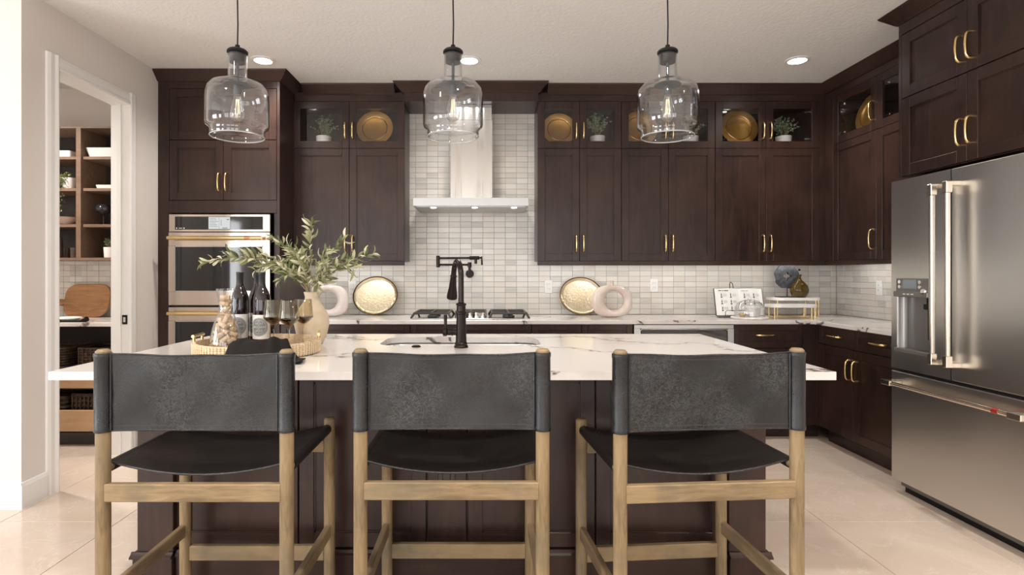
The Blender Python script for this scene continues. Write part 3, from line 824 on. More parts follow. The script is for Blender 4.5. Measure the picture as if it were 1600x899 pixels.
b = B(); b.tube([E+Vector((0, 0, .056)), F], .009, 12); b.tube([F+Vector((-.05, .013, 0)), F+Vector((.03, -.007, 0))], .015, 12); b.obj('upper_arm', 'bronze', pf, 40)
b = B(); b.tube([F, F+Vector((0, 0, -.05))], .012, 12); b.obj('spout', 'bronze', pf, 40)
b = B(); b.tube([F+Vector((.03, -.007, 0)), F+Vector((.05, -.012, 0))], .008, 10); b.tube([F+Vector((.05, -.012, .012)), F+Vector((.052, -.012, -.06))], [.006, .008], 10); b.obj('lever', 'bronze', pf, 40)

# outlets
def outlet(name, label, loc, rz, m='plate', w=.07, h=.115, group=None, dk='ink'):
    t = thing(name, label, 'outlet', loc, rz, group)
    B().box(-w/2, w/2, -.006, 0, -h/2, h/2, .002).obj('cover_plate', m, t)
    b = B()
    for z in (-.02, .02): b.box(-.017, .017, -.009, -.0062, z-.014, z+.014, .003)
    r = b.obj('receptacle', m, t)
    b = B()
    for z in (-.02, .02):
        b.box(-.008, -.006, -.0095, -.0091, z-.004, z+.007); b.box(.006, .008, -.0095, -.0091, z-.004, z+.007); b.cyl(.0025, .0091, .0095, 0, z-.008, 8, Matrix.Rotation(PI/2, 4, 'X') @ Matrix.Identity(4)) if False else None
    b.obj('slot', dk, r)
YT = YB-.0078
outlet('wall_outlet', 'white outlet between the pale ring vase and left oval tray', ((550.5-PX)/178.5, YT, EYE-20/178.5), 0)
outlet('wall_outlet', 'white outlet between the cooktop and the right oval tray', ((857-PX)/178.5, YT, EYE-19/178.5), 0)
outlet('wall_outlet', 'white outlet between the beige ring vase and the cookbook', ((1022-PX)/178.5, YT, EYE-17/178.5), 0)
outlet('wall_outlet', 'white outlet on the right side wall near the refrigerator', (XR-.0078, XR*FOC/(1376-PX), EYE-21/200), -PI/2)

# LED strips under the upper cabinets
for (x0, x1, lab) in ((-1.50, -.72, 'thin LED strip under the upper cabinet left of the hood'), (.50, 2.65, 'long LED strip under the upper cabinets right of the hood')):
    o = B().box(x0, x1, 4.70, 4.712, 1.366, 1.374).obj('led_strip', mat('led_diffuser', (.9, .88, .84), .4)); tag(o, lab, 'light strip')
    area('led_light', ((x0+x1)/2, 4.706, 1.362), (math.radians(20), 0, 0), x1-x0, .012, 1.0*(x1-x0), (1, .94, .86))
o = B().box(2.94, 2.952, 3.45, 4.6, 1.366, 1.374).obj('led_strip', 'white'); tag(o, 'LED strip under the side wall upper cabinet', 'light strip')
area('led_light', (2.946, 4.0, 1.362), (0, math.radians(-20), 0), .012, 1.1, .9, (1, .94, .86))
# recessed ceiling lights, then added fill spots
for (px, lab) in ((411, 'recessed ceiling light above the left pendant and oven tower'), (733, 'recessed ceiling light beside the middle pendant'), (1246, 'recessed ceiling light near the right corner')):
    x = (px-PX)/216.3
    t = thing('recessed_light', lab, 'ceiling light', (x, 4.07, CEIL), 0, 'recessed ceiling lights')
    b = B(); b.lathe([(.062, -.001), (.085, -.001), (.085, -.006), (.064, -.010), (.062, -.010)], n=32, close=True); b.obj('trim_ring', 'trim', t, 40)
    B().cyl(.0615, -.008, -.002, n=32).obj('lens', 'lamp', t)
    spot('ceiling_spot', (x, 4.07, CEIL-.02), 72, 150, 1.0, .06)
for (x, y) in ((-1.6, 1.2), (0.4, 1.2), (2.2, 1.2), (-.6, -1.8), (2., -1.8), (-3.9, -1.8), (-3.45, 3.75)):  # unseen spots added to brighten the room and pantry, without fixtures
    spot('ceiling_spot', (x, y, CEIL-.02), 115 if y < 3 else 170, 150, 1.0, .06)

# ------------------------------------------------------------------ island
IX0, IX1, IY0, IY1 = -1.571, 1.267, 2.028, 3.32
SX0, SX1, SY0, SY1 = -.53, .285, 2.775, 3.14
# top with a rounded sink cut-out, built as quads around the hole
b = B()
def rrect(x0, x1, y0, y1, r, n=6):
    pts = []
    for cx, cy, a0 in ((x1-r, y1-r, 0), (x0+r, y1-r, 90), (x0+r, y0+r, 180), (x1-r, y0+r, 270)):
        for k in range(n+1):
            a = math.radians(a0+90*k/n); pts.append((cx+r*math.cos(a), cy+r*math.sin(a)))
    return pts
inner = rrect(SX0, SX1, SY0, SY1, .09)
outc = [(IX1, IY1), (IX0, IY1), (IX0, IY0), (IX1, IY0)]
def top_with_hole(z):
    iv = [b.bm.verts.new((x, y, z)) for x, y in inner]; ov_ = [b.bm.verts.new((x, y, z)) for x, y in outc]
    for q in range(4):
        seg = iv[q*7:(q+1)*7]
        for k in range(6): b.bm.faces.new((ov_[q], seg[k+1], seg[k]))
        nx = iv[((q+1)*7) % 28]; b.bm.faces.new((ov_[q], ov_[(q+1) % 4], nx, seg[6]))
    return iv, ov_
i1, o1 = top_with_hole(.914); i0, o0 = top_with_hole(.884)
for k in range(28): b.bm.faces.new((i1[k], i1[(k+1) % 28], i0[(k+1) % 28], i0[k]))
for k in range(4): b.bm.faces.new((o1[k], o0[k], o0[(k+1) % 4], o1[(k+1) % 4]))
it = tag(b.obj('countertop', 'quartz'), 'large white veined quartz top of the kitchen island', 'countertop')
# sink
sk = thing('sink', 'undermount stainless steel sink set into the island top', 'sink', ((SX0+SX1)/2, (SY0+SY1)/2, .883))
b = B(); rings = []
hw, hh = (SX1-SX0)/2, (SY1-SY0)/2
for (ins, z, r) in ((-.012, 0, .10), (-.004, -.002, .092), (0.002, -.012, .088), (.006, -.19, .08), (.03, -.205, .06)):
    rings.append([b.bm.verts.new((x, y, z)) for x, y in rrect(-hw+ins, hw-ins, -hh+ins, hh-ins, r)])
for a, c in zip(rings, rings[1:]):
    for k in range(28): b.bm.faces.new((a[k], a[(k+1) % 28], c[(k+1) % 28], c[k]))
b.bm.faces.new(rings[-1]); b.obj('basin', 'sinksteel', sk, 50)
B().cyl(.045, -.204, -.200, n=24).obj('drain', 'chrome', sk)
# base
isl = thing('kitchen_island', 'long dark panelled wooden island base with moulded plinth', 'kitchen island', (0, 2.29, 0))
bx0, bx1 = -1.413, 1.145
b = B(); b.box(bx0+.02, bx1-.02, .045, .97, .0, .11); 
b.box(bx0+.02, bx1-.02, .045, .065, .11, .883); b.box(bx0+.02, bx1-.02, .95, .97, .11, .883); b.box(bx0+.02, bx0+.04, .065, .95, .11, .883); b.box(bx1-.04, bx1-.02, .065, .95, .11, .883)
b.obj('carcass', 'cab', isl)
for (a, c) in ((bx0, bx0+.148), (bx1-.152, bx1)):
    p = B().box(a, c, 0, .16, .135, .883, .003).obj('post', 'cab', isl)
    b = B(); b.box(a-.012 if a == bx0 else a, c if a == bx0 else c+.012, -.012, .17, 0, .115, .002); b.obj('plinth_block', 'cab', p)
    b = B(); pr = [(0, .115), (-.022, .115), (-.022, .122), (-.012, .128), (-.006, .137), (0, .137)]
    b.poly([(y, z) for y, z in pr], a-.02 if a == bx0 else a, c if a == bx0 else c+.02, 'x')
    if a != bx0: b.box(c, c+.02, -.0, .17, .115, .13, .002)
    else: b.box(a-.02, a, -.0, .17, .115, .13, .002)
    b.obj('base_moulding', 'cab', p)
def ipx(px): return (px-PX)*2.32/FOC
secs = [ipx(273), ipx(467), ipx(667), ipx(730), ipx(930), ipx(1136)]
for k in range(5):
    a, c = secs[k], secs[k+1]
    if k == 2: B().box(a+.003, c-.003, .022, .044, .14, .883, .003).obj('stile', 'cab', isl)
    else: shaker(isl, 'island_panel', a, c, .14, .883, fw=.06, y=.024, gap=.003)
b = B(); b.box(bx0+.15, bx1-.154, .010, .044, 0, .112, .002); b.obj('baseboard', 'cabx', isl)
b = B(); b.poly([(.044, .112), (.004, .112), (.004, .119), (.012, .125), (.018, .136), (.044, .136)], bx0+.15, bx1-.154, 'x'); b.obj('base_moulding', 'cabx', isl)
outlet('island_outlet', 'dark brown outlet on the island face behind the middle stool', (ipx(698), 2.3118, EYE-(737-PY)*2.31/FOC), 0, mat('brown_plate', (.03, .02, .018), .35), dk='black')

# island faucet
fx, fy = -.112, 2.70
fc = thing('island_faucet', 'tall oil-rubbed bronze gooseneck pull-down faucet at the island sink', 'faucet', (fx, fy, .914))
b = B(); b.lathe([(0, 0.0005), (.034, 0.0005), (.034, .006), (.030, .012), (.031, .020), (.027, .026), (.0265, .03), (.0225, .145), (.0225, .16), (.0265, .163), (.0265, .170), (.022, .174), (.0215, .20), (.0250, .205), (.025, .211), (.014, .216), (0, .216)], n=28); b.obj('faucet_body', 'bronze', fc, 35)
pts = [(0, 0, .21), (0, 0, .33)]; dirv = Vector((-.045, .16, 0))
for k in range(1, 13):
    a = PI*k/12*.93
    c = .5-.5*math.cos(a); pts.append((dirv.x*c, dirv.y*c, .33+.085*math.sin(a)))
e = Vector(pts[-1]); tgd = (Vector(pts[-1])-Vector(pts[-2])).normalized()
b = B(); b.tube(pts, .0135, 14); b.obj('gooseneck', 'bronze', fc, 60)
b = B(); q = [e, e+tgd*.006, e+tgd*.012, e+tgd*.06, e+tgd*.115, e+tgd*.128]; b.tube(q, [.0135, .018, .0155, .019, .0275, .0265], 18); b.obj('spray_head', 'bronze', fc, 35)
b = B(); Rl = Matrix.Translation((0, 0, .075)) @ Matrix.Rotation(-PI/2, 4, 'Y')
b.cyl(.0165, .015, .066, 0, 0, 20, Rl, .002); b.cyl(.0205, .040, .044, 0, 0, 20, Rl, .001); b.cyl(.0205, .066, .088, 0, 0, 20, Rl, .004); b.obj('valve', 'bronze', fc, 35)
b = B(); b.tube([(-.075, 0, .092), (-.075, 0, .10), (-.075, .0, .145), (-.075, 0, .158)], [.010, .0065, .0085, .0085], 12); b.obj('lever', 'bronze', fc, 40)
b = B(); b.cyl(.023, .0005, .006, 0, 0, 24, None, .002); b.cyl(.016, .0062, .009, 0, 0, 20)
tag(b.obj('sink_button', 'bronze', None, 40, ((649.5-PX)*2.70/FOC, 2.72, .914)), 'small round dark button in the island top left of the faucet', 'button')

# ------------------------------------------------------------------ stools
def make_stool():
    t = thing('bar_stool', 'left bar stool: charcoal leather sling back, black sling seat, weathered oak frame', 'stool', (0, 0, 0))
    t['group'] = 'counter stools at the island'
    hw = .2845; yd = .48; r = .0215
    def leg(x, y, ztop):
        b = B(); b.cyl(r, 0, ztop, 0, 0, 20, None, .006); b.obj('leg', 'oak', t, 40, (x, y, 0))
    leg(-hw, 0, 1.033); leg(hw, 0, 1.033); leg(-hw, yd, .70); leg(hw, yd, .70)
    def rail(name, y, z0, z1, th, w0):
        b = B(); b.box(-w0, w0, y-th/2, y+th/2, z0, z1, .003); b.obj(name, 'oakx', t)
    rail('rear_rail', -.006, .565, .620, .024, hw-.012); rail('front_rail', yd, .565, .612, .022, hw-.019); rail('footrest', yd, .138, .196, .024, hw-.019)
    for s in (-1, 1):
        b = B(); b.box(s*hw-.011, s*hw+.011, r-.004, yd-r+.004, .235, .283, .003); b.obj('side_stretcher', 'oaky', t)
        b = B(); b.tube([(s*hw, r-.003, .661), (s*hw, yd-r+.003, .661)], .014, 12); b.obj('seat_rail', 'oaky', t, 40)
        # sleeve of the leather on posts
        b = B(); z0, z1 = .778, 1.022
        b.lathe([(r+.0005, z0), (r+.0035, z0), (r+.0045, z0+.004), (r+.0045, z0+.012), (r+.0032, z0+.016), (r+.0032, z1-.016), (r+.0045, z1-.012), (r+.0045, z1-.003), (r+.003, z1), (r+.0005, z1)], s*hw, 0, 0, 24, None, True)
        b.tube([(s*(hw-.027), -.006, z0+.004), (s*(hw-.027), -.006, z1-.004)], .0035, 6)
        b.obj('post_sleeve', 'leathersleeve', t, 45)
    # back sling
    b = B(); nx, nz = 28, 10; th = .0035
    def back(u, v, off):
        x = (-1+2*u)*(hw-.018); z = .781+v*(1.019-.781)
        sag = -.012*(1-(2*u-1)**2)*(0.6+.4*math.sin(3.1*v+1)); wr_ = .0016*math.sin(9*u+6*v)+.0012*math.sin(17*u-8*v)
        zt = -.006*(1-(2*u-1)**2)*(v**3)+.0012*math.sin(14*u)*(v > .95)
        return (x, sag*-1*.8+wr_+off+.004, z+zt)
    gr = [[[b.bm.verts.new(back(i/nx, j/nz, o)) for j in range(nz+1)] for i in range(nx+1)] for o in (-th/2-.006, th/2-.006)]
    for k in range(2):
        for i in range(nx):
            for j in range(nz): b.bm.faces.new((gr[k][i][j], gr[k][i+1][j], gr[k][i+1][j+1], gr[k][i][j+1]))
    for i in range(nx):
        for j in (0, nz): b.bm.faces.new((gr[0][i][j], gr[0][i+1][j], gr[1][i+1][j], gr[1][i][j]))
    for j in range(nz):
        for i in (0, nx): b.bm.faces.new((gr[0][i][j], gr[0][i][j+1], gr[1][i][j+1], gr[1][i][j]))
    bs = b.obj('back_sling', 'leather', t, 60)
    thr = mat('stitch_thread', (.035, .034, .033), .7)
    for v in (0.0, 1.0):
        B().tube([Vector(back(i/nx, v, -.006)) for i in range(nx+1)], .0032, 6).obj('hem', 'leather', bs, 60)
    for v in (0.06, .94):
        B().tube([Vector(back(i/nx, v, -.006-th/2)) for i in range(nx+1)], .0009, 5).obj('stitching', thr, bs)
    # seat sling
    b = B(); nx, ny = 28, 12
    def seat(u, v, off):
        x = -1+2*u; y = .03+v*(yd-.055)
        flat = abs(x)
        z = .678-.042*(1-x*x)*(1-.35*v*0)+off
        return (x*(hw+.0), y, z)
    for k, off in enumerate((0, -.005)):
        pass
    gr = [[[b.bm.verts.new(seat(i/nx, j/ny, o)) for j in range(ny+1)] for i in range(nx+1)] for o in (0, -.005)]
    for k in range(2):
        for i in range(nx):
            for j in range(ny): b.bm.faces.new((gr[k][i][j], gr[k][i+1][j], gr[k][i+1][j+1], gr[k][i][j+1]))
    for i in range(nx):
        for j in (0, ny): b.bm.faces.new((gr[0][i][j], gr[0][i+1][j], gr[1][i+1][j], gr[1][i][j]))
    for j in range(ny):
        for i in (0, nx): b.bm.faces.new((gr[0][i][j], gr[0][i][j+1], gr[1][i][j+1], gr[1][i][j]))
    for s in (-1, 1): # wrap around the side rails
        b.lathe([(.0145, .035), (.0175, .035), (.0175, yd-.035), (.0145, yd-.035)], 0, 0, 0, 20, Matrix.Translation((s*hw, 0, .661)) @ Matrix.Rotation(-PI/2, 4, 'X'), True)
    ss = b.obj('seat_sling', 'leatherseat', t, 60)
    for v in (0.0, 1.0): B().tube([Vector(seat(i/nx, v, -.0025)) for i in range(nx+1)], .0035, 6).obj('hem', 'leather', ss, 60)
    b = B()
    for s in (-1, 1): b.tube([(s*hw, .008, .640), (s*hw, .03, .640)], .006, 6)
    b.bm.free()
    return t
s1 = make_stool()
s1.location = (-.897, 1.745, 0)
dup(s1, (-.1028, 1.76, 0), 0, 'middle bar stool in front of the island sink: smooth charcoal leather back, honey oak frame')
dup(s1, (.7005, 1.752, 0), math.radians(4.5), 'right bar stool, turned slightly: creased black leather back, greyish oak frame')

# ------------------------------------------------------------------ pendants
def make_pendant():
    t = thing('pendant_light', 'left clear glass pendant hanging in front of the oven tower', 'pendant light', (0, 0, 0), 0, 'glass jug pendants over the island')
    b = B(); b.tube([(0, 0, 2.345), (0.002, 0, 2.45), (-.001, 0, 2.62), (0, 0, CEIL-.02)], .0035, 8); b.obj('cord', 'black', t, 40)
    b = B(); b.lathe([(0, -.022), (.055, -.022), (.062, -.012), (.062, -.001), (0, -.001)], 0, 0, CEIL, 28); b.obj('canopy', 'black', t, 40)
    b = B(); b.lathe([(0, 2.352), (.010, 2.352), (.012, 2.338), (.040, 2.330), (.0475, 2.322), (.0475, 2.314), (.040, 2.310), (.040, 2.302), (.036, 2.296), (.036, 2.268), (0, 2.268)], n=28); b.obj('cap', 'black', t, 35)
    b = B(); b.cyl(.007, 2.17, 2.268, n=12); b.lathe([(0, 2.176), (.010, 2.176), (.060, 2.166), (.062, 2.162), (.018, 2.160), (.019, 2.128), (.016, 2.118), (0, 2.118)], n=28); b.obj('socket', 'bluegrey', t, 35)
    th = .003
    outer = [(.0425, 2.305), (.043, 2.20), (.0435, 2.188), (.050, 2.183), (.085, 2.178), (.115, 2.166), (.133, 2.145), (.1405, 2.118), (.142, 2.09), (.142, 2.03), (.142, 1.975), (.1385, 1.963), (.128, 1.956), (.1225, 1.950), (.121, 1.938), (.1215, 1.925), (.1195, 1.918)]
    inner_ = [(r-th, z) for r, z in outer][::-1]; inner_[0] = (.117, 1.919)
    b = B(); b.lathe(outer+inner_, n=48, close=True); b.obj('glass_shade', 'shade', t, 60)
    b = B(); b.tube([(.1205*math.cos(2*PI*i/48), .1205*math.sin(2*PI*i/48), 1.918) for i in range(48)], .0032, 8, closed=True); b.obj('rim', mat('rim_glint', (.75, .77, .78), .15, 0, Transmission_Weight=.6) if 'rim_glint' not in bpy.data.materials else bpy.data.materials['rim_glint'], t, 60)  # pale rim tube paints in the bright outline of the glass edge
    b = B(); b.lathe([(.0, 1.988), (.014, 1.991), (.027, 2.003), (.0325, 2.022), (.031, 2.044), (.024, 2.075), (.0155, 2.105), (.0145, 2.119)], n=24); bl = b.obj('bulb', 'bulbglass', t, 60)
    b = B()
    for a in range(5):
        x, y = .006*math.cos(a*1.257), .006*math.sin(a*1.257); x2, y2 = .011*math.cos(a*1.257+.6), .011*math.sin(a*1.257+.6)
        b.tube([(x, y, 2.095), (x2, y2, 2.025)], .0011, 5)
    b.obj('filament', 'filament', bl)
    return t
pd = make_pendant()
pd.location = (-1.171, 2.67, 0)
dup(pd, (-.149, 2.67, 0), 0, 'middle clear glass pendant hanging in front of the range hood')
dup(pd, (.868, 2.67, 0), 0, 'right clear glass pendant hanging in front of the upper cabinets')

# ------------------------------------------------------------------ back counter decor
def oval_tray(label, px, py, wpx, hpx, D, flip=1):
    s = FOC/D; a = wpx/2/s; c = hpx/2/s
    p = P(px, py, D)
    t = thing('oval_tray', label, 'tray', (p.x, 4.915, .914), 0, 'oval hammered trays leaning on the tile')
    tilt = math.radians(14)
    R = Matrix.Rotation(-tilt, 4, 'X') @ Matrix.Translation((0, 0, c+.002)) @ Matrix.Rotation(PI/2, 4, 'X') @ Matrix.Rotation(.12*flip, 4, 'Z')
    Rt = Matrix.Translation((0, -2*c*math.sin(tilt)-.022, 0)) @ R
    b = B(); b.lathe([(0, .0), (.82, .0), (.90, .006), (.955, .02), (.965, .02), (.90, .0), (.82, -.004), (0, -.004)], n=48, mt=None)
    for v in b.bm.verts: v.co.x *= a; v.co.y *= c
    bmesh.ops.transform(b.bm, matrix=Rt, verts=b.bm.verts[:]); b.obj('tray_face', 'hammer', t, 50)
    b = B(); b.lathe([(.955, .0205), (.965, .028), (1.0, .024), (.995, .014), (.93, -.003), (.90, -.004), (.955, .012)], n=48, close=True)
    for v in b.bm.verts: v.co.x *= a; v.co.y *= c
    bmesh.ops.transform(b.bm, matrix=Rt, verts=b.bm.verts[:]); b.obj('rim', 'rimcopper', t, 50)
    return t
oval_tray('oval hammered champagne tray leaning on the tile left of the cooktop', 587, 463, 70, 61, 4.85)
oval_tray('oval hammered champagne tray leaning behind the beige ring vase', 908, 462, 68, 60, 4.85, -1)

def ring_vase(label, x, y, W=.335, H=.285, hx=.015, m='bisque', neck=True, rz=0, hr=(.080, .077)):
    t = thing('ring_vase', label, 'vase', (x, y, .915), rz, 'ring-shaped ceramic vases')
    b = B(); n = 48; k = 16; rings = []
    cz = H*.5
    for i in range(n):
        a = 2*PI*i/n; ca, sa = math.cos(a), math.sin(a)
        e = 2.6; ro = 1/((abs(ca)/(W/2))**e+(abs(sa)/(H/2))**e)**(1/e)
        if sa < 0 and ro*-sa > cz-.002: ro = (cz-.002)/-sa
        ox, oz = ro*ca, ro*sa
        ix, iz = hx+hr[0]*ca, hr[1]*sa+.004
        rg = []
        for j in range(k):
            q = 2*PI*j/k; u = .5-.5*math.cos(q); d = .044*math.sin(q)
            d = math.copysign(abs(math.sin(q))**.75*.046, math.sin(q))
            rg.append(b.bm.verts.new((ix+(ox-ix)*u, d, cz+iz+(oz-iz)*u)))
        rings.append(rg)
    for i in range(n):
        a, c = rings[i], rings[(i+1) % n]
        for j in range(k): b.bm.faces.new((a[j], a[(j+1) % k], c[(j+1) % k], c[j]))
    b.obj('body', m, t, 60)
    if neck:
        b = B(); b.lathe([(.022, H-.012), (.016, H+.004), (.0145, H+.03), (.017, H+.036), (.013, H+.036), (.0105, H+.028), (.0105, H)], n=20); b.obj('neck', m, t, 50)
    return t
p = P(956, 0, 4.60); ring_vase('beige glossy ring-shaped vase in front of the right oval tray', p.x, 4.60, W=.33, H=.262)
p = P(516, 0, 4.66); ring_vase('pale pinkish ring-shaped vase behind the olive branches, on the left counter', p.x, 4.66, W=.30, H=.262, hx=-.02, m=speckle('pale_rose_ceramic', (.66, .58, .55), (.74, .67, .64), .15, 6))

# cookbook on stand
def cookbook():
    t = thing('cookbook', 'open cookbook with white pages showing a grid of small dark drawings', 'book', ((1157-PX)*4.60/FOC, 4.60, .926), math.radians(-3))
    R = Matrix.Rotation(math.radians(-16), 4, 'X')
    def add(b, name, m, par=t, sm=None):
        bmesh.ops.transform(b.bm, matrix=R, verts=b.bm.verts[:]); return b.obj(name, m, par, sm)
    b = B(); b.box(-.197, -.002, 0, .004, 0, .232, .001); b.box(.002, .197, 0, .004, 0, .232, .001); add(b, 'cover', 'ink')
    for s in (-1, 1):
        b = B(); n = 12; top = []
        pts = [(0, -.004)]
        for i in range(n+1):
            u = i/n; pts.append((s*.190*u, -.004-.012*math.sin(PI*min(1, u*1.15+.02))**.7 if u < .86 else -.006))
        pts.append((s*.190, -.0005)); pts.append((0, -.0005))
        b.poly([(a, c) for a, c in pts], .004, .228, 'z'); pg = add(b, 'pages', 'paper')
        b = B()
        for ci in range(2):
            for ri in range(3):
                x = s*(.055+.075*ci)+(-.012); z = .165-ri*.056
                y = -.018
                b.box(x-.0035, x+.0035, y, y+.0015, z, z+.014); b.box(x-.0015, x+.0015, y, y+.0015, z+.014, z+.024); b.box(x-.006, x+.006, y, y+.0015, z-.016, z-.006)
                if True:
                    for q in range(3): b.box(x+.014, x+.044, y+.0003, y+.001, z+.014-q*.008, z+.0152-q*.008)
        add(b, 'drawing', 'ink', pg)['kind'] = 'stuff'
        b = B(); x = -.165 if s < 0 else .02
        for q, wd in enumerate((.026, .010, .034) if s < 0 else (.03, .02)):
            b.box(x, x+wd, -.018, -.0165, .206, .212 if s < 0 else .209); x += wd+.006
        add(b, 'heading', 'ink' if s < 0 else 'greyink', pg)
    return t
cookbook()
st = thing('book_stand', 'thin black wire stand with a looped top holding the cookbook', 'book stand', ((1150-PX)*4.60/FOC, 4.60, .915), math.radians(-3))
b = B(); q = math.radians(16)
def tl(x, z, o=0): return (x, .010+math.sin(q)*z+o, .004+z*math.cos(q))
b.tube([(-.15, -.03, .003), (.15, -.03, .003)], .003, 8)
b.tube([tl(-.02, 0), tl(-.02, .27), tl(-.016, .285), tl(-.008, .292), tl(.002, .285), tl(.006, .27), tl(.006, 0)], .003, 8)
b.tube([(-.10, .012, .003), (-.10, -.042, .003), (-.10, -.042, .045), (-.085, -.036, .058), (.06, -.034, .058)], .0025, 8)
b.tube([(.12, .012, .003), (.12, -.042, .003), (.12, -.042, .03)], .0025, 8); b.tube([(-.15, .012, .003), (.15, .012, .003)], .003, 8)
b.tube([tl(-.007, .2), (-.007, .15, .003)], .003, 8)
b.obj('wire_frame', 'black', st, 50)
# cloche
cxx = (1171-PX)*4.45/FOC
cl = thing('glass_cloche', 'clear glass dome with a small knob over a marble board, in front of the cookbook', 'cloche', (cxx, 4.45, .915))
b = B(); b.cyl(.138, 0, .016, n=40, bev=.004); b.obj('marble_board', speckle('warm_marble', (.66, .60, .54), (.82, .78, .73), .25, 14), cl, 40)
b = B(); o_ = [(.112, .017), (.113, .05), (.108, .09), (.088, .125), (.055, .143), (.018, .149)]
b.lathe(o_+[(.012, .151), (.012, .155), (.017, .162), (.013, .172), (0, .174)], n=36); b.lathe([(r-.003, z-.001 if z > .02 else z) for r, z in o_], n=36); b.obj('dome', 'glass', cl, 60)
t = thing('small_bowl', 'small white ribbed jar under the glass cloche', 'jar', (cxx+.03, 4.45, .932))
b = B(); b.lathe([(0, 0), (.038, 0), (.052, .02), (.056, .05), (.054, .060), (.058, .062), (.058, .075), (.05, .080), (.012, .084), (.012, .094), (0, .096)], n=28); b.obj('jar_body', 'white', t, 40)
t = tag(B().lathe([(0, 0), (.018, 0), (.028, .014), (.026, .024), (.012, .030), (0, .031)], n=20).obj('pastry', 'cork', None, 50, (cxx-.062, 4.44, .932)), 'small round golden pastry left of the jar under the cloche', 'pastry')

# riser
rx, ry = 2.594, 4.74
def riser(label, x, y, W, D, z, tilt=0, n=4):
    t = thing('display_riser', label, 'riser', (x, y, .915), 0, 'marble risers in the corner')
    b = B(); pts = rrect(-W/2, W/2, -D/2, D/2, D*.38, 6); b.poly(pts, z-.022, z, 'z'); b.obj('marble_top', 'marble', t)
    for sx in (-1, 1):
        for o in ((0,) if sx < 0 else (-.012, .012)):
            b = B(); b.tube([(sx*(W/2-.035)+o, -D/2+.05, 0), (sx*(W/2-.035)+o, -D/2+.05, z-.0222)], .0055, 10); b.obj('leg', 'brass', t, 50)
        b = B(); b.tube([(sx*(W/2-.045), D/2-.04, 0), (sx*(W/2-.045), D/2-.04, z-.0222)], .0055, 10); b.obj('leg', 'brass', t, 50)
    b = B(); b.tube([(x_, y_, .003) for x_, y_ in rrect(-W/2+.035, W/2-.035, -D/2+.045, D/2-.04, .03, 4)], .002, 6, closed=True); b.obj('foot_ring', 'brass', t, 50)
    return t
riser('taller marble-topped riser at the back, carrying the disc sculpture', rx, ry, .40, .24, .157)
riser('lower marble-topped riser with brass legs standing in front of the taller one', 2.445, 4.50, .375, .20, .112)
# disc sculpture
t = thing('disc_sculpture', 'charred grey wooden disc with a clover hole on a black stand', 'sculpture', ((1229-PX)*4.76/FOC, 4.76, 1.0725))
b = B(); n = 48; rg = []
for i in range(n):
    a = 2*PI*i/n
    ro = .098+.004*math.sin(5*a+.6)+.003*math.sin(9*a)+random.uniform(-.0015, .0015)
    ri = .019+.018*abs(math.cos(2*(a)))**2.5
    rg.append([(ro*math.cos(a), ro*math.sin(a)*1.08), (ri*math.cos(a), ri*math.sin(a))])
ringv = []
for (ro, ri) in rg:
    mid_ = ((ro[0]+ri[0])/2, (ro[1]+ri[1])/2)
    ringv.append([b.bm.verts.new((x, y, z+.178)) for (x, z), y in ((ro, -.010), (mid_, -.017), (ri, -.014), (ri, .014), (mid_, .017), (ro, .010))])
for i in range(n):
    a, c = ringv[i], ringv[(i+1) % n]
    for j in range(6): b.bm.faces.new((a[j], a[(j+1) % 6], c[(j+1) % 6], c[j]))
b.obj('disc', 'charwood', t, 35)
b = B(); b.box(-.08, .07, -.04, .04, 0, .006, .001); b.tube([(0.005, 0, .006), (.005, 0, .078)], .004, 8); b.obj('stand', 'black', t)
bt = thing('amber_bottle', 'round brown amber glass bottle on the marble riser', 'bottle', ((1249-PX)*4.69/FOC, 4.69, 1.0725))
b = B(); b.lathe([(0, 0), (.035, 0), (.058, .016), (.070, .045), (.071, .068), (.062, .098), (.042, .124), (.020, .144), (.013, .16), (.012, .178), (.017, .182), (.017, .19), (.013, .192)], n=36); b.obj('body', 'amber', bt, 60)
b = B(); b.tube([(0, 0, .17), (0, 0, .222)], .004, 8); b.obj('stopper_rod', 'glass', bt, 50)
b = B(); b.lathe([(0, .220), (.007, .222), (.010, .230), (.007, .238), (0, .240)], n=14); b.obj('stopper_ball', 'black', bt, 60)
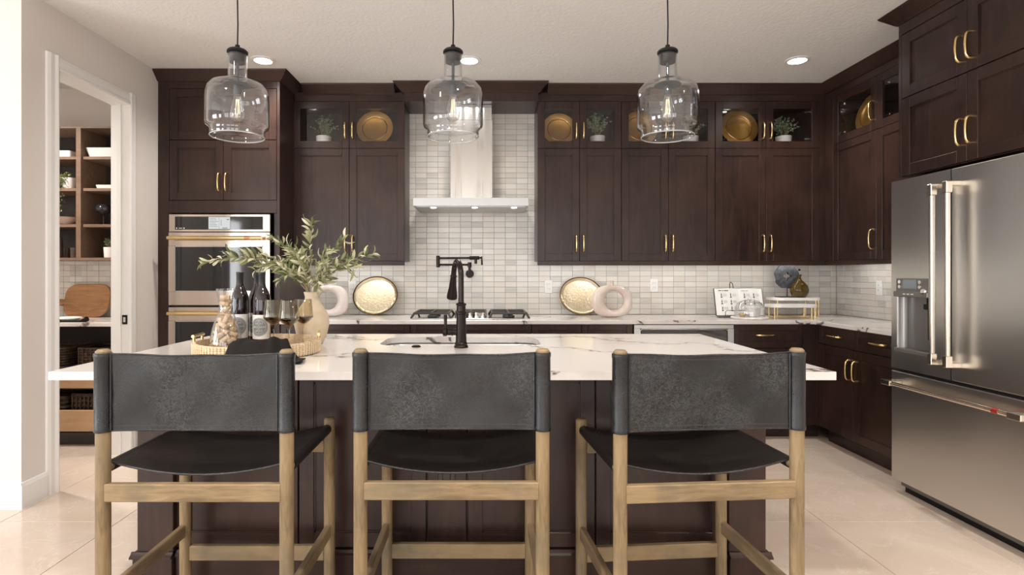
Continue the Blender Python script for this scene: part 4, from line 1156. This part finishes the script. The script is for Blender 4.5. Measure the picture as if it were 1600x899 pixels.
# shell under riser
# ------------------------------------------------------------------ plants and plates inside the glass cabinets
def potted(label, x, y, z, R=.15, H=.20, pr=.065, ph=.07, seed=1, leafm='sage', n=420, name='potted_plant'):
    random.seed(seed)
    t = thing(name, label, 'plant', (x, y, z), 0, 'small potted plants')
    b = B(); b.lathe([(0, 0), (pr*.80, 0), (pr*.9, .004), (pr, ph), (pr-.006, ph), (pr-.010, ph-.012), (0, ph-.012)], n=28); b.obj('pot', 'white', t, 40)
    b = B()
    for k in range(26):
        a = random.uniform(0, 2*PI); tl_ = random.uniform(.25, 1)
        tip = Vector((math.cos(a)*R*tl_, math.sin(a)*R*.55*tl_, ph+H*(1.05-.55*tl_*tl_)*random.uniform(.7, 1)))
        base_ = Vector((math.cos(a)*pr*.3, math.sin(a)*pr*.3, ph-.012)); ctrl = Vector((tip.x*.35, tip.y*.35, base_.z+(tip.z-base_.z)*.8))
        m_ = n//26
        for j in range(m_):
            u = .25+.75*(j+random.random())/m_
            p_ = base_*(1-u)**2+ctrl*2*u*(1-u)+tip*u*u
            L = random.uniform(.014, .026); w_ = L*.30
            d = Vector((random.gauss(0, 1), random.gauss(0, 1), random.gauss(.5, .8))).normalized(); sd = d.cross(Vector((random.random(), random.random(), random.random()))).normalized()
            nn = d.cross(sd)
            v = [b.bm.verts.new(p_), b.bm.verts.new(p_+d*L*.5+sd*w_+nn*.002), b.bm.verts.new(p_+d*L), b.bm.verts.new(p_+d*L*.5-sd*w_+nn*.002)]
            b.bm.faces.new(v)
    o = b.obj('foliage', leafm, t); o['kind'] = 'stuff'
    b = B()
    for k in range(9):
        a = k*.7; b.tube([(math.cos(a)*.01, math.sin(a)*.01, ph-.012), (math.cos(a)*R*.3, math.sin(a)*R*.2, ph+H*.5)], .0015, 5)
    b.obj('stem', 'stem', t)
    return t
ZS = ZUM+.0585
yp = 4.77
def cx_(px, d): return (px-PX)*d/FOC
potted('potted plant behind glass in the upper cabinet left of the hood', cx_(506, yp), yp, ZS, .14, .185, seed=2)
potted('potted plant behind glass in the upper cabinet right of the hood', cx_(934, yp), yp, ZS, .14, .21, seed=3)
potted('potted plant behind glass hidden partly by the right pendant', cx_(1079, yp), yp, ZS, .13, .20, seed=4)
potted('potted plant behind glass in the corner upper cabinet', cx_(1224, yp), yp, ZS, .15, .21, seed=5)
def gold_plate(label, x, y, z, r=.155, rz=0):
    t = thing('gold_charger', label, 'plate', (x, y, z), rz, 'gold charger plates on display')
    tilt = math.radians(12)
    Rt = Matrix.Translation((0, -.0, 0)) @ Matrix.Rotation(-tilt, 4, 'X') @ Matrix.Translation((0, 0, r+.001)) @ Matrix.Rotation(PI/2, 4, 'X')
    b = B(); b.lathe([(0, 0), (r*.62, 0), (r*.655, .004), (r*.68, .012), (r*.72, .016), (r*.96, .018), (r, .020), (r, .016), (r*.72, .010), (r*.66, -.004), (0, -.004)], n=48, mt=Rt)
    b.obj('plate', 'gold', t, 40)
    b = B(); b.tube([Rt @ Vector((r*.68*math.cos(2*PI*i/40), r*.68*math.sin(2*PI*i/40), .016)) for i in range(40)], .0025, 6, closed=True); b.obj('raised_ring', 'brass', t, 50)
    return t
yg = 4.80
gold_plate('gold charger plate in the glass cabinet left of the hood', cx_(585, yg), yg, ZS)
gold_plate('gold charger plate in the glass cabinet right of the hood', cx_(874, yg), yg, ZS, .145)
gold_plate('gold charger plate behind the right pendant', cx_(1000, yg), yg, ZS)
gold_plate('gold charger plate in the corner glass cabinet', cx_(1156, yg), yg, ZS, .16)
gold_plate('gold charger plate in the side wall glass cabinet', 2.95, 4.34, ZS, .15, -PI/2)
# ------------------------------------------------------------------ tray group on the island
TRX, TRY, TRR = -1.01, 2.52, .262; ZI = .914
tr = thing('woven_tray', 'round pale woven cane tray with brass handles on the island', 'tray', (TRX, TRY, ZI))
b = B(); b.lathe([(0, .001), (TRR-.01, .001), (TRR, .005), (TRR+.002, .058), (TRR-.010, .058), (TRR-.012, .010), (0, .010)], n=64); b.obj('tray_body', 'cane', tr, 40)
b = B()
for i in range(96):
    a = 2*PI*i/96; b.tube([(math.cos(a)*(TRR+.0025), math.sin(a)*(TRR+.0025), .004), (math.cos(a)*(TRR+.0035), math.sin(a)*(TRR+.0035), .056)], .0035, 4)
b.obj('cane_strand', 'cane', tr)['kind'] = 'stuff'
b = B(); b.cyl(TRR-.014, .0105, .012, n=48); b.obj('tray_liner', 'board', tr)
for a0 in (0.25, PI+.1):
    b = B(); cx, cy = math.cos(a0)*(TRR-.003), math.sin(a0)*(TRR-.003); tx, ty = -math.sin(a0)*.045, math.cos(a0)*.045
    b.tube([(cx-tx, cy-ty, .05), (cx-tx, cy-ty, .082)], .006, 8); b.tube([(cx+tx, cy+ty, .05), (cx+tx, cy+ty, .082)], .006, 8)
    b.tube([(cx-tx*1.3, cy-ty*1.3, .082), (cx+tx*1.3, cy+ty*1.3, .082)], .007, 10); b.obj('handle', 'brass', tr, 50)
ZT = ZI+.0125
def wine_bottle(label, x, y, rz):
    t = thing('wine_bottle', label, 'bottle', (x, y, ZT), rz, 'dark wine bottles on the woven tray')
    b = B(); b.lathe([(0, 0), (.034, 0), (.038, .005), (.0385, .215), (.0365, .238), (.028, .262), (.018, .282), (.0145, .30), (.0142, .345), (0, .345)], n=36); b.obj('bottle_glass', 'wineb', t, 50)
    b = B(); b.lathe([(.0150, .287), (.0155, .287), (.0152, .335), (.0165, .337), (.0165, .348), (.013, .350), (0, .350)], n=24); b.obj('foil', 'foil', t, 40)
    def curved(b, r, a0, a1, z0, z1, n=18):
        v = [[b.bm.verts.new((r*math.sin(a0+(a1-a0)*i/n), -r*math.cos(a0+(a1-a0)*i/n), z)) for z in (z0, z1)] for i in range(n+1)]
        for i in range(n): b.bm.faces.new((v[i][0], v[i+1][0], v[i+1][1], v[i][1]))
    b = B(); curved(b, .0389, -1.35, 1.35, .050, .158); lb = b.obj('label', 'label', t, 60)
    # round emblem: disc, rings and curved writing wrapped on the bottle
    b = B(); n = 32; cz = .104; R = .041; r_ = .0392
    def wrap(u, v, r=r_): return (r*math.sin(u/r_), -r*math.cos(u/r_), cz+v)
    rings = []
    for q in range(0, 6):
        rings.append([b.bm.verts.new(wrap(R*q/5*math.cos(2*PI*i/n), R*q/5*math.sin(2*PI*i/n))) for i in range(n)] if q else [b.bm.verts.new(wrap(0, 0))])
    for i in range(n): b.bm.faces.new((rings[0][0], rings[1][i], rings[1][(i+1) % n]))
    for q in range(1, 5):
        for i in range(n): b.bm.faces.new((rings[q][i], rings[q][(i+1) % n], rings[q+1][(i+1) % n], rings[q+1][i]))
    em = b.obj('emblem', 'greyink', lb, 60)
    b = B()
    for R2 in (.0375, .030): b.tube([wrap(R2*math.cos(2*PI*i/40), R2*math.sin(2*PI*i/40), .0394) for i in range(40)], .0006, 4, closed=True)
    b.tube([wrap(0, -.028, .0394), wrap(0, .028, .0394)], .0005, 4)
    for (v0, us) in ((.016, (-.014, -.007, .007, .014)), (0, (-.027, -.021, -.015, -.008, .004, .010, .016, .022, .027)), (-.016, (-.013, -.007, .006, .013))):
        for k, u in enumerate(us):
            b.tube([wrap(u-.002, v0-.0035, .0394), wrap(u, v0+.0035+.002*(k % 2), .0394), wrap(u+.002, v0-.003, .0394)], .0007, 4)
    b.obj('emblem_lines', 'label', lb)
    return t
wine_bottle('leftmost wine bottle, just right of the cork-filled carafe', -1.120, 2.58, .12)
wine_bottle('front wine bottle beside the smoky wine glasses', -1.004, 2.54, 0.05)
wine_bottle('rear wine bottle, mostly hidden behind the front one', -1.075, 2.665, 0.05)
# carafe with corks
CX, CY = -1.125, 2.45
cf = thing('glass_carafe', 'clear hourglass carafe filled with wine corks on the woven tray', 'carafe', (CX, CY, ZT))
prof = [(.070, .004), (.070, .018), (.066, .050), (.058, .092), (.047, .132), (.034, .165), (.0275, .186), (.0275, .203), (.032, .235), (.040, .277)]
b = B(); b.lathe([(0, 0), (.066, 0)]+prof+[(r-.0025, z) for r, z in prof[::-1]]+[(.066, .004), (0, .004)], n=40); b.obj('carafe_glass', 'glass', cf, 60)
def rad_at(z):
    for (r0, z0), (r1, z1) in zip(prof, prof[1:]):
        if z0 <= z <= z1: return r0+(r1-r0)*(z-z0)/(z1-z0)-.003
    return 0
random.seed(11); corks = []; CRr, CL = .0110, .040
def capsule_pts(p, d): return [p+d*(CL/2-CRr)*s for s in (-1, -.33, .33, 1)]
for att in range(130):
    best = None
    for k in range(600):
        d = Vector((random.gauss(0, 1), random.gauss(0, 1), random.gauss(0, .6))).normalized()
        z = random.uniform(.014, .24); ra = max(0, rad_at(z)-CRr)*math.sqrt(random.random()); a = random.uniform(0, 2*PI)
        p_ = Vector((ra*math.cos(a), ra*math.sin(a), z)); cp = capsule_pts(p_, d); ok = True
        if best and z > best[0].z: continue
        for q in cp:
            if q.z < .005+CRr or (q.z > .25): ok = False; break
            rm = min(rad_at(max(.0045, q.z-CRr*.6)), rad_at(min(.276, q.z+CRr*.6)), rad_at(q.z)) 
            if math.hypot(q.x, q.y)+CRr*1.02 > rm: ok = False; break
            for c_ in corks:
                for e_ in c_[2]:
                    if (q-e_).length < CRr*1.62: ok = False; break
                if not ok: break
            if not ok: break
        if ok: best = (p_, d, cp)
    if best: corks.append(best)
cork_me = B().cyl(CRr, -CL/2, CL/2, n=12, bev=.0015).mesh('wine_cork', 'cork', 40)
for (p_, d, cp) in corks:
    o = link('wine_cork', cork_me, None, Vector((CX, CY, ZT))+p_); o.rotation_mode = 'QUATERNION'; o.rotation_quaternion = d.to_track_quat('Z', 'Y')
    tag(o, 'tan wine cork jumbled inside the glass carafe', 'cork', 'wine corks in the carafe')
# wine glasses
def wine_glass(label, x, y):
    t = thing('wine_glass', label, 'wine glass', (x, y, ZT), 0, 'smoky wine glasses on the tray')
    b = B(); b.lathe([(0, 0), (.036, 0), (.036, .002), (.012, .004), (.0042, .010), (.0038, .10), (.0055, .112), (.014, .122), (.032, .138), (.0425, .150), (.0425, .158), (.0355, .228), (.0345, .229), (.0412, .158), (.0412, .151), (.031, .1395), (.012, .124), (0, .118)], n=32); b.obj('glass_body', 'smoke', t, 50)
    b = B(); b.lathe([(0, .1195), (.011, .125), (.030, .1405), (.039, .1505), (.039, .153), (0, .153)], n=28); b.obj('liquid', 'wine', t, 50)
    return t
wine_glass('smoky wine glass in front of the front wine bottle', -.914, 2.44)
wine_glass('smoky wine glass nearest the camera, middle of the trio', -.826, 2.38)
wine_glass('smoky wine glass in front of the sandy jug', -.801, 2.49)
# napkin draped over the tray rim
def napkin():
    b = B(); nx, ny = 40, 22; rows = []
    x0, x1 = -1.0, -.735
    for i in range(nx+1):
        u = i/nx; col = []
        for j in range(ny+1):
            v = j/ny
            x = x0+(x1-x0)*u+.05*(u-.5)*v
            y = 2.335-.13*v+.02*math.sin(5*u)
            dx, dy = x-TRX, y-TRY; rr = math.hypot(dx, dy)
            fold = .008*math.sin(u*13+1.5*v)+.005*math.sin(u*29-2*v)
            zin = .050
            if rr < TRR+.012: z = max(.064, zin+.014)+max(0, fold)*1.2+.012*math.sin(PI*u)+.006*math.sin(PI*v)
            else:
                k_ = min(1, (rr-TRR-.012)/.05); z = (.068+max(0, fold))*(1-k_)**1.2+.004+max(0, fold)*.5
            col.append(b.bm.verts.new((x, y, ZI+z)))
        rows.append(col)
    for i in range(nx):
        for j in range(ny): b.bm.faces.new((rows[i][j], rows[i+1][j], rows[i+1][j+1], rows[i][j+1]))
    o = b.obj('napkin', 'napkin', None, 70)
    m_ = o.modifiers.new('thick', 'SOLIDIFY'); m_.thickness = .003; m_.offset = 1
    return tag(o, 'crumpled black cloth napkin draped over the front rim of the tray', 'napkin')
napkin()
# jug with olive branches
JX, JY = -.872, 2.845
jg = thing('stoneware_jug', 'sandy beige stoneware jug holding olive branches behind the tray', 'vase', (JX, JY, ZI+.0005))
b = B(); b.lathe([(0, 0), (.05, 0), (.055, .004), (.075, .05), (.086, .10), (.082, .14), (.060, .185), (.038, .215), (.033, .235), (.040, .262), (.036, .262), (.028, .236), (.030, .21), (.050, .18), (.06, .12), (0, .06)], n=40); b.obj('body', 'stoneware', jg, 60)
lm = B(); Ll = 1.0; segs = 5; pv = []
for k in range(segs+1):
    u = k/segs; wd = .125*math.sin(PI*(u*.92+.05))**.8 if 0 < k < segs else .015
    z = .20*math.sin(PI*u)
    pv.append([lm.bm.verts.new((-wd, u, z+.03)), lm.bm.verts.new((0, u, z)), lm.bm.verts.new((wd, u, z+.03))])
for a, c in zip(pv, pv[1:]):
    lm.bm.faces.new((a[0], a[1], c[1], c[0])); lm.bm.faces.new((a[1], a[2], c[2], c[1]))
leaf_me = lm.mesh('leaf', 'olive', 60)
tips = [(318, 412, 2.72, 'longest olive branch reaching far left over the wine bottles'), (352, 396, 2.80, 'olive branch arching left in front of the oven handle'),
        (487, 347, 2.86, 'tallest olive branch rising above the jug'), (583, 397, 2.86, 'olive branch reaching farthest right below the upper cabinet'), (541, 372, 2.92, 'olive branch reaching up to the right with curled leaves'),
        (428, 372, 2.93, 'olive branch rising up left beside the oven'), (452, 384, 2.76, 'upright olive branch left of the tallest one'), (556, 424, 2.78, 'low olive branch leaning right over the ring vase'),
        (398, 424, 2.78, 'low olive branch drooping left above the bottles'), (512, 392, 2.78, 'upright olive branch right of the tallest one'), (497, 452, 2.74, 'short olive branch hanging over the front of the jug'), (437, 440, 2.75, 'short olive branch leaning left over the jug mouth'),
        (472, 398, 2.74, 'short upright olive branch at the front of the bunch'), (533, 408, 2.84, 'mid-height olive branch curving right above the ring vase'), (446, 410, 2.82, 'mid-height olive branch fanning left behind the wine bottles'), (410, 398, 2.88, 'thin olive branch arching left near the oven door edge')]
random.seed(5)
for ti, (px, py, d, lab) in enumerate(tips):
    a0 = random.uniform(0, 2*PI); s0 = Vector((JX+.012*math.cos(a0), JY+.012*math.sin(a0), ZI+.12+.02*math.cos(a0)))
    tip = P(px, py, d); mouth = Vector((JX+.02*(1 if tip.x > JX else -1)*.8, JY+.012*(1 if tip.y > JY else -1), ZI+.262))
    if tip.z < mouth.z+.15: ctrl = Vector((mouth.x*.65+tip.x*.35, (mouth.y+tip.y)/2, max(tip.z, mouth.z)+.10))
    else: ctrl = Vector((mouth.x*.72+tip.x*.28, (mouth.y+tip.y)/2, mouth.z+(tip.z-mouth.z)*.72))
    pts = [s0]+[mouth*(1-u)**2+ctrl*2*u*(1-u)+tip*u*u for u in [k/12 for k in range(13)]]
    br = thing('olive_branch', lab, 'branch', s0, 0, 'olive branches in the jug')
    b = B(); b.tube([q-s0 for q in pts], [.0028]+[.0026-.0017*k/12 for k in range(13)], 6); b.obj('stem', 'stem', br, 60)
    Ltot = sum((pts[i+1]-pts[i]).length for i in range(1, 13)); nl = max(14, int(Ltot/.0115))
    for k in range(nl):
        u = .12+.88*(k+.5)/nl; q = mouth*(1-u)**2+ctrl*2*u*(1-u)+tip*u*u
        tg_ = ((ctrl-mouth)*(1-u)+(tip-ctrl)*u).normalized()
        side = Vector((random.gauss(0, 1), random.gauss(0, .8), random.gauss(0, 1))); side = (side-tg_*side.dot(tg_)).normalized()
        d_ = (tg_*random.uniform(.3, 1.0)+side*random.uniform(.5, 1.0)+Vector((0, 0, .1))).normalized()
        L = random.uniform(.036, .068)
        o = link('leaf', leaf_me, br, q-s0); o.rotation_mode = 'QUATERNION'
        nrm = Vector((random.gauss(0, 1), -.8, random.gauss(.5, .9)))
        xax = d_.cross(nrm).normalized(); zax = xax.cross(d_).normalized()
        o.rotation_quaternion = Matrix((xax, d_, zax)).transposed().to_quaternion()
        o.scale = (L*random.uniform(.75, 1.15), L, L)
        if k == nl-1 or k % 3 == 0:
            o2 = link('leaf', leaf_me, br, q-s0); o2.rotation_mode = 'QUATERNION'; d2 = (tg_*.9-side*random.uniform(.4, .9)).normalized()
            xax = d2.cross(nrm).normalized(); zax = xax.cross(d2).normalized(); o2.rotation_quaternion = Matrix((xax, d2, zax)).transposed().to_quaternion(); o2.scale = (L*.9, L*.85, L)

# ------------------------------------------------------------------ pantry
PB = 4.6898
ps = thing('pantry_shelf_unit', 'open brown wooden shelf unit on the pantry wall', 'shelf unit', (-4.0, 4.38, 0))
b = B(); W = 1.375; Dp = PB-4.38
zt, zb = 2.415, 1.375
b.box(0, .03, 0, Dp, zb, zt); b.box(W-.02, W, 0, Dp, zb, zt); b.box(.03, W-.02, 0, Dp, zt-.012, zt); b.box(.03, W-.02, 0, Dp, zb, zb+.02); b.box(.823, .860, 0, Dp, zb+.02, zt-.012)
b.obj('frame', 'pantry', ps)
B().box(.03, W-.02, Dp-.008, Dp, zb+.02, zt-.012).obj('back_panel', 'pantryin', ps)
SZ = [EYE+(PY-y)/200.9 for y in (249, 298.5, 355)]
SZ = [z+.022 for z in SZ]
for z in SZ:
    for (a, c) in ((.03, .823), (.875, W-.02)):
        B().box(a+.001, c-.001, .004, Dp-.01, z-.022, z, .001).obj('shelf', 'pantry', ps)
    B().box(.8605, .8745, .03, .05, z-.03, z-.024).obj('shelf_pin', 'chrome', ps)
pb = thing('pantry_base_unit', 'pantry base cabinet with open cubbies and pull-out tan drawers', 'cabinet', (-4.0, 4.125, 0))
b = B(); Db = 4.69-4.125
b.box(0, .02, 0, Db, .0, .883); b.box(W-.02, W, 0, Db, 0, .883); b.box(.02, W-.02, 0, Db, .575, .582); b.box(.02, W-.02, .02, Db, .08, .10); b.box(.02, W-.02, Db-.01, Db, .1, .88); b.box(.02, W-.02, .06, .08, 0, .08); b.box(.02, W-.02, .02, Db-.012, .42, .43)
b.obj('carcass', 'pantryin', pb)
for z0, z1 in ((.43, .572), (.113, .268)):
    B().box(.021, W-.021, 0, .018, z0, z1, .002).obj('drawer_front', 'tan', pb)
for z0, z1 in ((.432, .44), (.115, .123)):
    B().box(.03, W-.03, .0185, Db-.03, z0, z1).obj('drawer_bottom', 'tan', pb)
b = B().box(-4.05, XL-.122, 4.10, 4.692, .884, .914, .003)
tag(b.obj('pantry_countertop', 'quartz'), 'white quartz countertop inside the pantry', 'countertop')
def zsh(k): return SZ[k]+.0005
def sx(px, d=4.48): return (px-PX)*d/FOC
def dish(label, x0, x1, y0, y1, z, h, fl=.012, name='serving_dish', cat='dish', group='white dishes in the pantry'):
    b = B(); 
    v = []
    for (ins, zz) in ((fl, 0), (0, h), (.006, h), (fl+.006, .006)):
        v.append([b.bm.verts.new((x, y, zz)) for x, y in rrect(x0+ins, x1-ins, y0+ins, y1-ins, .02, 3)])
    for a, c in zip(v, v[1:]):
        n = len(a)
        for k in range(n): b.bm.faces.new((a[k], a[(k+1) % n], c[(k+1) % n], c[k]))
    b.bm.faces.new(v[0][::-1]); b.bm.faces.new(v[-1])
    o = b.obj(name, 'white', None, 40, (0, 0, z)); return tag(o, label, cat, group)
dish('long flat white dish on the top left pantry shelf', -3.72, sx(118), 4.42, 4.62, zsh(0), .055, .004)
dish('deep flared white dish on the top right pantry shelf', sx(140), -2.70, 4.42, 4.60, zsh(0), .078, .02)
dish('low white dish on the second right pantry shelf', sx(153), -2.74, 4.44, 4.60, zsh(1), .035, .008)
tag(B().lathe([(0, 0), (.03, 0), (.045, .01), (.075, .045), (.085, .062), (.081, .062), (.07, .045), (.035, .012), (0, .010)], n=32).obj('bowl', speckle('blush_stoneware', (.55, .42, .36), (.66, .53, .46), .5, 12), None, 50, (sx(104), 4.48, zsh(2))), 'blush stoneware bowl on the third left pantry shelf', 'bowl')
t = thing('goblet', 'dark glass goblet on the third right pantry shelf', 'glass', (sx(162), 4.48, zsh(2)))
B().lathe([(0, 0), (.035, 0), (.034, .003), (.005, .010), (.0045, .075), (.012, .085), (.045, .10), (.058, .125), (.050, .15), (.030, .165), (.027, .165), (.045, .15), (.052, .125), (.04, .105), (0, .09)], n=28).obj('goblet_glass', mat('black_glass', (.02, .02, .025), .08), t, 50)
for (px, z, lab, r, h) in ((92, zb+.0205, 'dark cup under the stack at the left of the bottom pantry shelf', .026, .080), (92, zb+.0205+.0805, 'dark cup stacked on top of another on the bottom pantry shelf', .026, .080), (105, zb+.0205, 'dark cup behind and between the others on the bottom pantry shelf', .026, .080), (116, zb+.0205, 'rightmost dark cup on the bottom left pantry shelf', .026, .080)):
    tag(B().lathe([(0, 0), (r*.92, 0), (r, .004), (r, h), (r-.003, h), (r-.003, .006), (0, .005)], n=24).obj('cup', 'terracup', None, 50, (sx(px, 4.46 if px != 105 else 4.54), 4.46 if px != 105 else 4.54, z)), lab, 'cup', 'dark cups in the pantry')
potted('small plant in a white pot on the bottom right pantry shelf', sx(172), 4.48, zb+.0205, .06, .075, .045, .085, seed=8, n=200)
# trailing plant
t = thing('trailing_plant', 'trailing green plant in a white pot on the second left pantry shelf', 'plant', (sx(108, 4.46), 4.46, zsh(1)))
B().lathe([(0, 0), (.040, 0), (.052, .09), (.047, .09), (.043, .07), (0, .07)], n=24).obj('pot', 'white', t, 50)
b = B(); random.seed(9)
for k in range(34):
    a = PI+random.gauss(0, 1.0); rr = random.uniform(.02, .085); dep = random.choice([.04, .02, .08, .30, .36, .22]) if math.cos(a) < -.2 else .02
    p0 = Vector((0, -.0, .08)); p1 = Vector((math.cos(a)*rr, math.sin(a)*rr*.35-.03, .155)); p2 = Vector((math.cos(a)*rr*.95-.0, -.092+random.uniform(-.012, .008), .06-dep))
    for j in range(22):
        u = (j+random.random())/22; q = p0*(1-u)**2+p1*2*u*(1-u)+p2*u*u+Vector((random.gauss(0, .008), random.gauss(0, .004), random.gauss(0, .008)))
        L = .016; d = Vector((random.gauss(0, 1), random.gauss(0, 1), random.gauss(-.3, 1))).normalized(); sd = d.cross(Vector((.3, .5, .8))).normalized()
        b.bm.faces.new([b.bm.verts.new(q), b.bm.verts.new(q+d*L*.5+sd*.006), b.bm.verts.new(q+d*L), b.bm.verts.new(q+d*L*.5-sd*.006)])
b.obj('foliage', 'trail', t)['kind'] = 'stuff'
# cutting board
t = thing('cutting_board', 'round-cornered acacia cutting board leaning on the pantry tile', 'cutting board', (sx(132, 4.6), 4.60, .915))
Rb = Matrix.Rotation(math.radians(-14), 4, 'X')
b = B(); pts = rrect(-.185, .185, .0, .275, .09, 6); b.poly(pts, -.009, .009, 'y', Rb); o = b.obj('board', 'board', t)
md = o.modifiers.new('b', 'BEVEL'); md.width = .004; md.segments = 2
b = B(); b.poly(rrect(-.26, -.180, .095, .15, .025, 4), -.008, .008, 'y', Rb); b.obj('grip', 'board', t)
t = thing('white_platter', 'white platter lying on the pantry counter', 'platter', (sx(95, 4.3), 4.30, .915))
B().lathe([(0, 0), (.10, 0), (.135, .018), (.132, .020), (.10, .006), (0, .006)], n=36).obj('platter', 'white', t, 50)
b = B(); b.box(-.12, .12, -.03, .03, 0, .012, .003); b.tube([(.11, 0, .008), (.15, -.005, .022)], [.012, .02], 8)
tag(b.obj('folded_cloth', 'napkin', None, None, (sx(108, 4.17), 4.150, .915)), 'black folded cloth on the edge of the pantry counter', 'cloth')
# baskets
def basket(label, x0, x1, z, h, y=4.20):
    t = thing('basket', label, 'basket', ((x0+x1)/2, y, z), 0, 'dark wicker baskets in the pantry')
    W_ = x1-x0; b = B(); n = 7
    for k in range(n):
        zz = .008+k*(h-.012)/(n-1); off = .002*(k % 2)
        b.tube([(x, yy, zz) for x, yy in rrect(-W_/2+off, W_/2-off, 0, .30, .03, 3)], h/n*.52, 5, closed=True)
    b.box(-W_/2+.006, W_/2-.006, .006, .294, 0, .008)
    b.obj('weave', 'wicker', t, 40)
    b = B()
    for k in range(int(W_/.03)):
        x = -W_/2+.02+k*.03; b.box(x-.004, x+.004, -h/n*.6, -h/n*.3, .003, h-.003)
    b.obj('stake', 'wicker', t)
basket('dark wicker basket at the left of the upper pantry cubby', -3.42, -3.13, .583, .13)
basket('dark wicker basket at the right of the upper pantry cubby', -3.04, -2.72, .583, .13)
basket('dark wicker basket in the lower pantry drawer, left', -3.42, -3.12, .124, .22)
basket('dark wicker basket in the lower pantry drawer, right', -3.08, -2.74, .124, .24)
